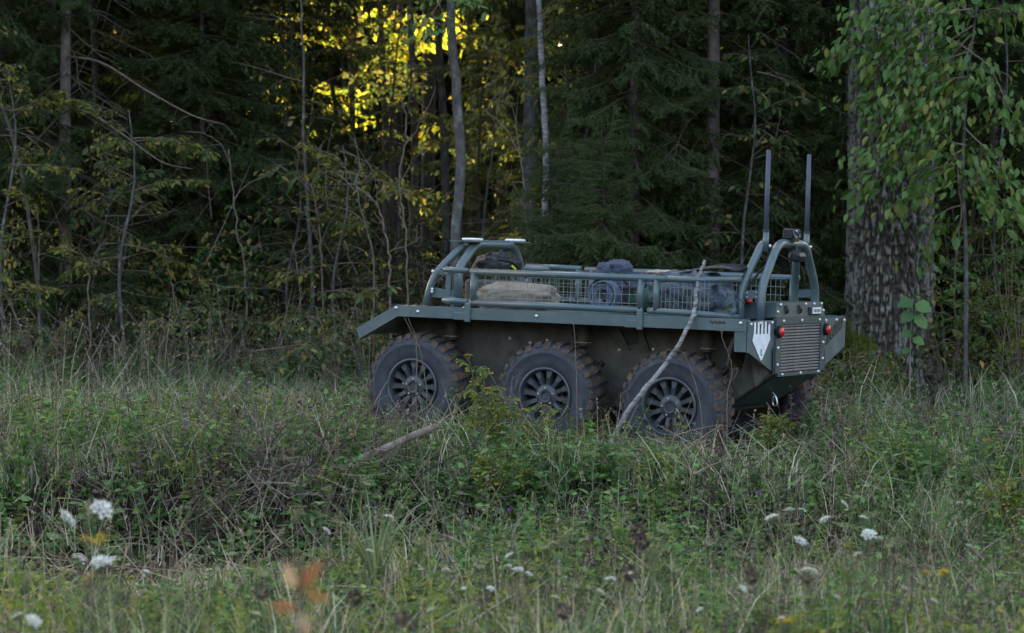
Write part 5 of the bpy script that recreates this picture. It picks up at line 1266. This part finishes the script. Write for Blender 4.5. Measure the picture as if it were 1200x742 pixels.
# fern on the bank, drooping sedge tuft, near orange-leaved twig
def fern():
    t0_ = P(48, 640, 15.9); base = np.array([t0_[0], 15.9, float(ground(t0_[0], 15.9))]); t = thing('fern_plant', 'dark green fern at the foot of the bank', 'fern', tuple(base)); r = np.random.default_rng(4)
    for q in range(9):
        a = q * .7 + r.random() * .3; L = .28 + .1 * r.random(); k = 14; tt = np.linspace(0, 1, k); mb = MB()
        p = np.stack([np.cos(a) * L * tt, np.sin(a) * L * tt, L * (1.1 * tt - .95 * tt ** 2) + .02], -1); mb.tube(p, .002, 4, 0, cap=False)
        sd_ = np.array([-math.sin(a), math.cos(a), 0]); pos = np.repeat(p[2:], 2, 0); sg = np.tile([1, -1], k - 2)[:, None]; d = sd_[None] * sg + np.array([math.cos(a), math.sin(a), 0]) * .4
        mb.stamp(*SMALL, pos, frames(d, .12), np.repeat(.085 * (1 - tt[2:] * .75), 2), 0, .1 + .3 * r.random(len(pos)))
        mb.build('frond', [M_herb], t)
fern()
def sedge(u, v, Y, label, n, L, seed):
    r = np.random.default_rng(seed); X = P(u, v, Y)[0]; base = np.array([X, Y, float(ground(X, Y))]); t = thing('sedge_tuft', label, 'grass tuft', tuple(base)); tt = np.linspace(0, 1, 8)
    for q in range(n):
        a = r.random() * 6.28; l = L * (.6 + .5 * r.random()); le = .25 + .5 * r.random(); hh = l * (tt - .5 * le * tt ** 2.2); out = l * le * tt ** 2
        c = np.stack([np.cos(a) * (out + .02), np.sin(a) * (out + .02), hh], -1); sd_ = np.array([-math.sin(a), math.cos(a), 0]); wv = (.0075 * (1 - tt ** 2 * .95))[:, None]
        V = np.concatenate([c - sd_ * wv, c + sd_ * wv + [0, 0, .002]]); F = [(i, i + 1, 9 + i, 8 + i) for i in range(7)]
        MB().add(V, F, 0, .15 + .3 * r.random()).build('blade', [M_grass], t)
sedge(440, 660, 14.2, 'tall drooping blue-green sedge tuft in front of the bank', 44, .72, 1)
sedge(1045, 520, 18.2, 'upright green sedge tuft on open grass between vehicle and aster patch', 26, .6, 2)
def orange_twig():
    Y = 4.6; top = P(352, 655, Y); base = np.array([P(345, 742, Y)[0], Y, float(ground(0, Y))]); t = thing('autumn_seedling', 'out-of-focus seedling with orange autumn leaves close to the viewer', 'plant', tuple(base))
    MB().tube(smooth_path([(0, 0, -.02), (top - base) * [.5, .5, .5], top - base], 5), np.linspace(.008, .004, 11), 6).build('stem', [M_brown], t)
    for i, (u, v, du, dv, s) in enumerate([(352, 690, 25, -35, .062), (355, 695, 30, 5, .052), (345, 690, -12, -38, .05), (348, 715, -40, -10, .05), (352, 715, 8, 26, .05)]):
        d = np.array([du, 0, -dv], float) / 40 + [0, -.3, 0]; fr_ = frames(d[None], .1, (0, -1, .3))[0]
        link('leaf', LEAFO[(1, 0, 2, 1, 2)[i]], t, loc=tuple(P(u, v, Y) - base), rot=Matrix(fr_.T).to_euler(), scale=s * 1.0)
orange_twig()

# loose sticks
for u0, v0, u1, v1, Y, lab in [(812, 557, 856, 538, 15.8, 'pale broken stick lying in the grass below the rear wheel'), (1142, 556, 1166, 578, 15.0, 'thin broken stick in the grass beyond the sedge tuft'), (1194, 632, 1197, 660, 13, 'short pale stick standing up in the withered asters'), (545, 640, 512, 625, 14.2, 'grey twig caught in the weeds near the drooping sedge')]:
    a, b = P(u0, v0, Y), P(u1, v1, Y + .05); MB().tube(smooth_path([a, (a + b) / 2 + [0, 0, .01], b], 5), np.linspace(.009, .004, 11), 6).build('stick', [M_wood], None, True, label=lab, cat='stick')

# heap of dead twigs on the bank
def brush():
    r = np.random.default_rng(9); c = P(352, 590, 16.5); g = float(ground(c[0], 16.5)); t = thing('brush_pile', 'heap of dead grey twigs on the bank under the fallen log', 'brushwood', (c[0], 16.5, g))
    tm = []
    for s_ in range(4):
        p = np.cumsum(np.concatenate([[(0, 0, 0)], np.array([1., 0, 0]) * .08 + r.normal(0, .018, (7, 3))]), 0); mb = MB().tube(p, np.linspace(.007, .0025, 8), 5)
        for q in range(4): i = r.integers(1, 7); d = r.normal(0, 1, 3) + [1, 0, 0]; mb.tube([p[i], p[i] + d * .05, p[i] + d * .1 + r.normal(0, .015, 3)], [.003, .002, .001], 3, cap=False)
        tm.append(mb.mesh('twig', [M_barkdark if s_ % 2 else M_twig]))
    for q in range(44):
        x, y = r.normal(0, .26), r.normal(0, .22); z = float(ground(c[0] + x, 16.5 + y)) - g + .02 + .14 * r.random() * math.exp(-x * x * 4)
        link('twig', tm[q % 4], t, loc=(x, y, z), rot=(r.random() * 6, r.normal(-.3, .45), r.random() * 6.28), scale=.5 + .6 * r.random())
brush()

# dead weed stalks standing in front of the tyres
for k, (lab, lst, Y, n_) in enumerate([('forked dead weed stalk standing just behind the rear tyre', [(852, 470), (858, 430), (846, 395), (845, 380)], 17.95, 5), ('straight dead stem standing beside the middle tyre', [(676, 470), (674, 420), (672, 378)], 18.1, 0), ('thin dead stem standing in front of the front tyre', [(500, 460), (492, 410), (478, 372)], 18.4, 1), ('curved dead stem arching over the front tyre', [(488, 410), (484, 392), (470, 366)], 18.5, 0), ('dead stem slanting across the rear tyre', [(822, 490), (812, 440), (800, 412)], 17.9, 1), ('brown seed stalk in front of the middle tyre', [(600, 520), (598, 470), (601, 440)], 17.5, 6), ('dark dead weed left standing on the bank below the front tyre', [(236, 520), (238, 490), (244, 470)], 17.2, 5), ('leafless dark stem standing on the bank near the fern', [(38, 560), (40, 530), (46, 500)], 16.6, 2)]):
    bare_sapling('dead_stalk', lab, stem_px(lst, Y), .0045, 300 + k, n_, .12, M_twig if k % 2 == 0 else M_wood, 0, cat='stalk')
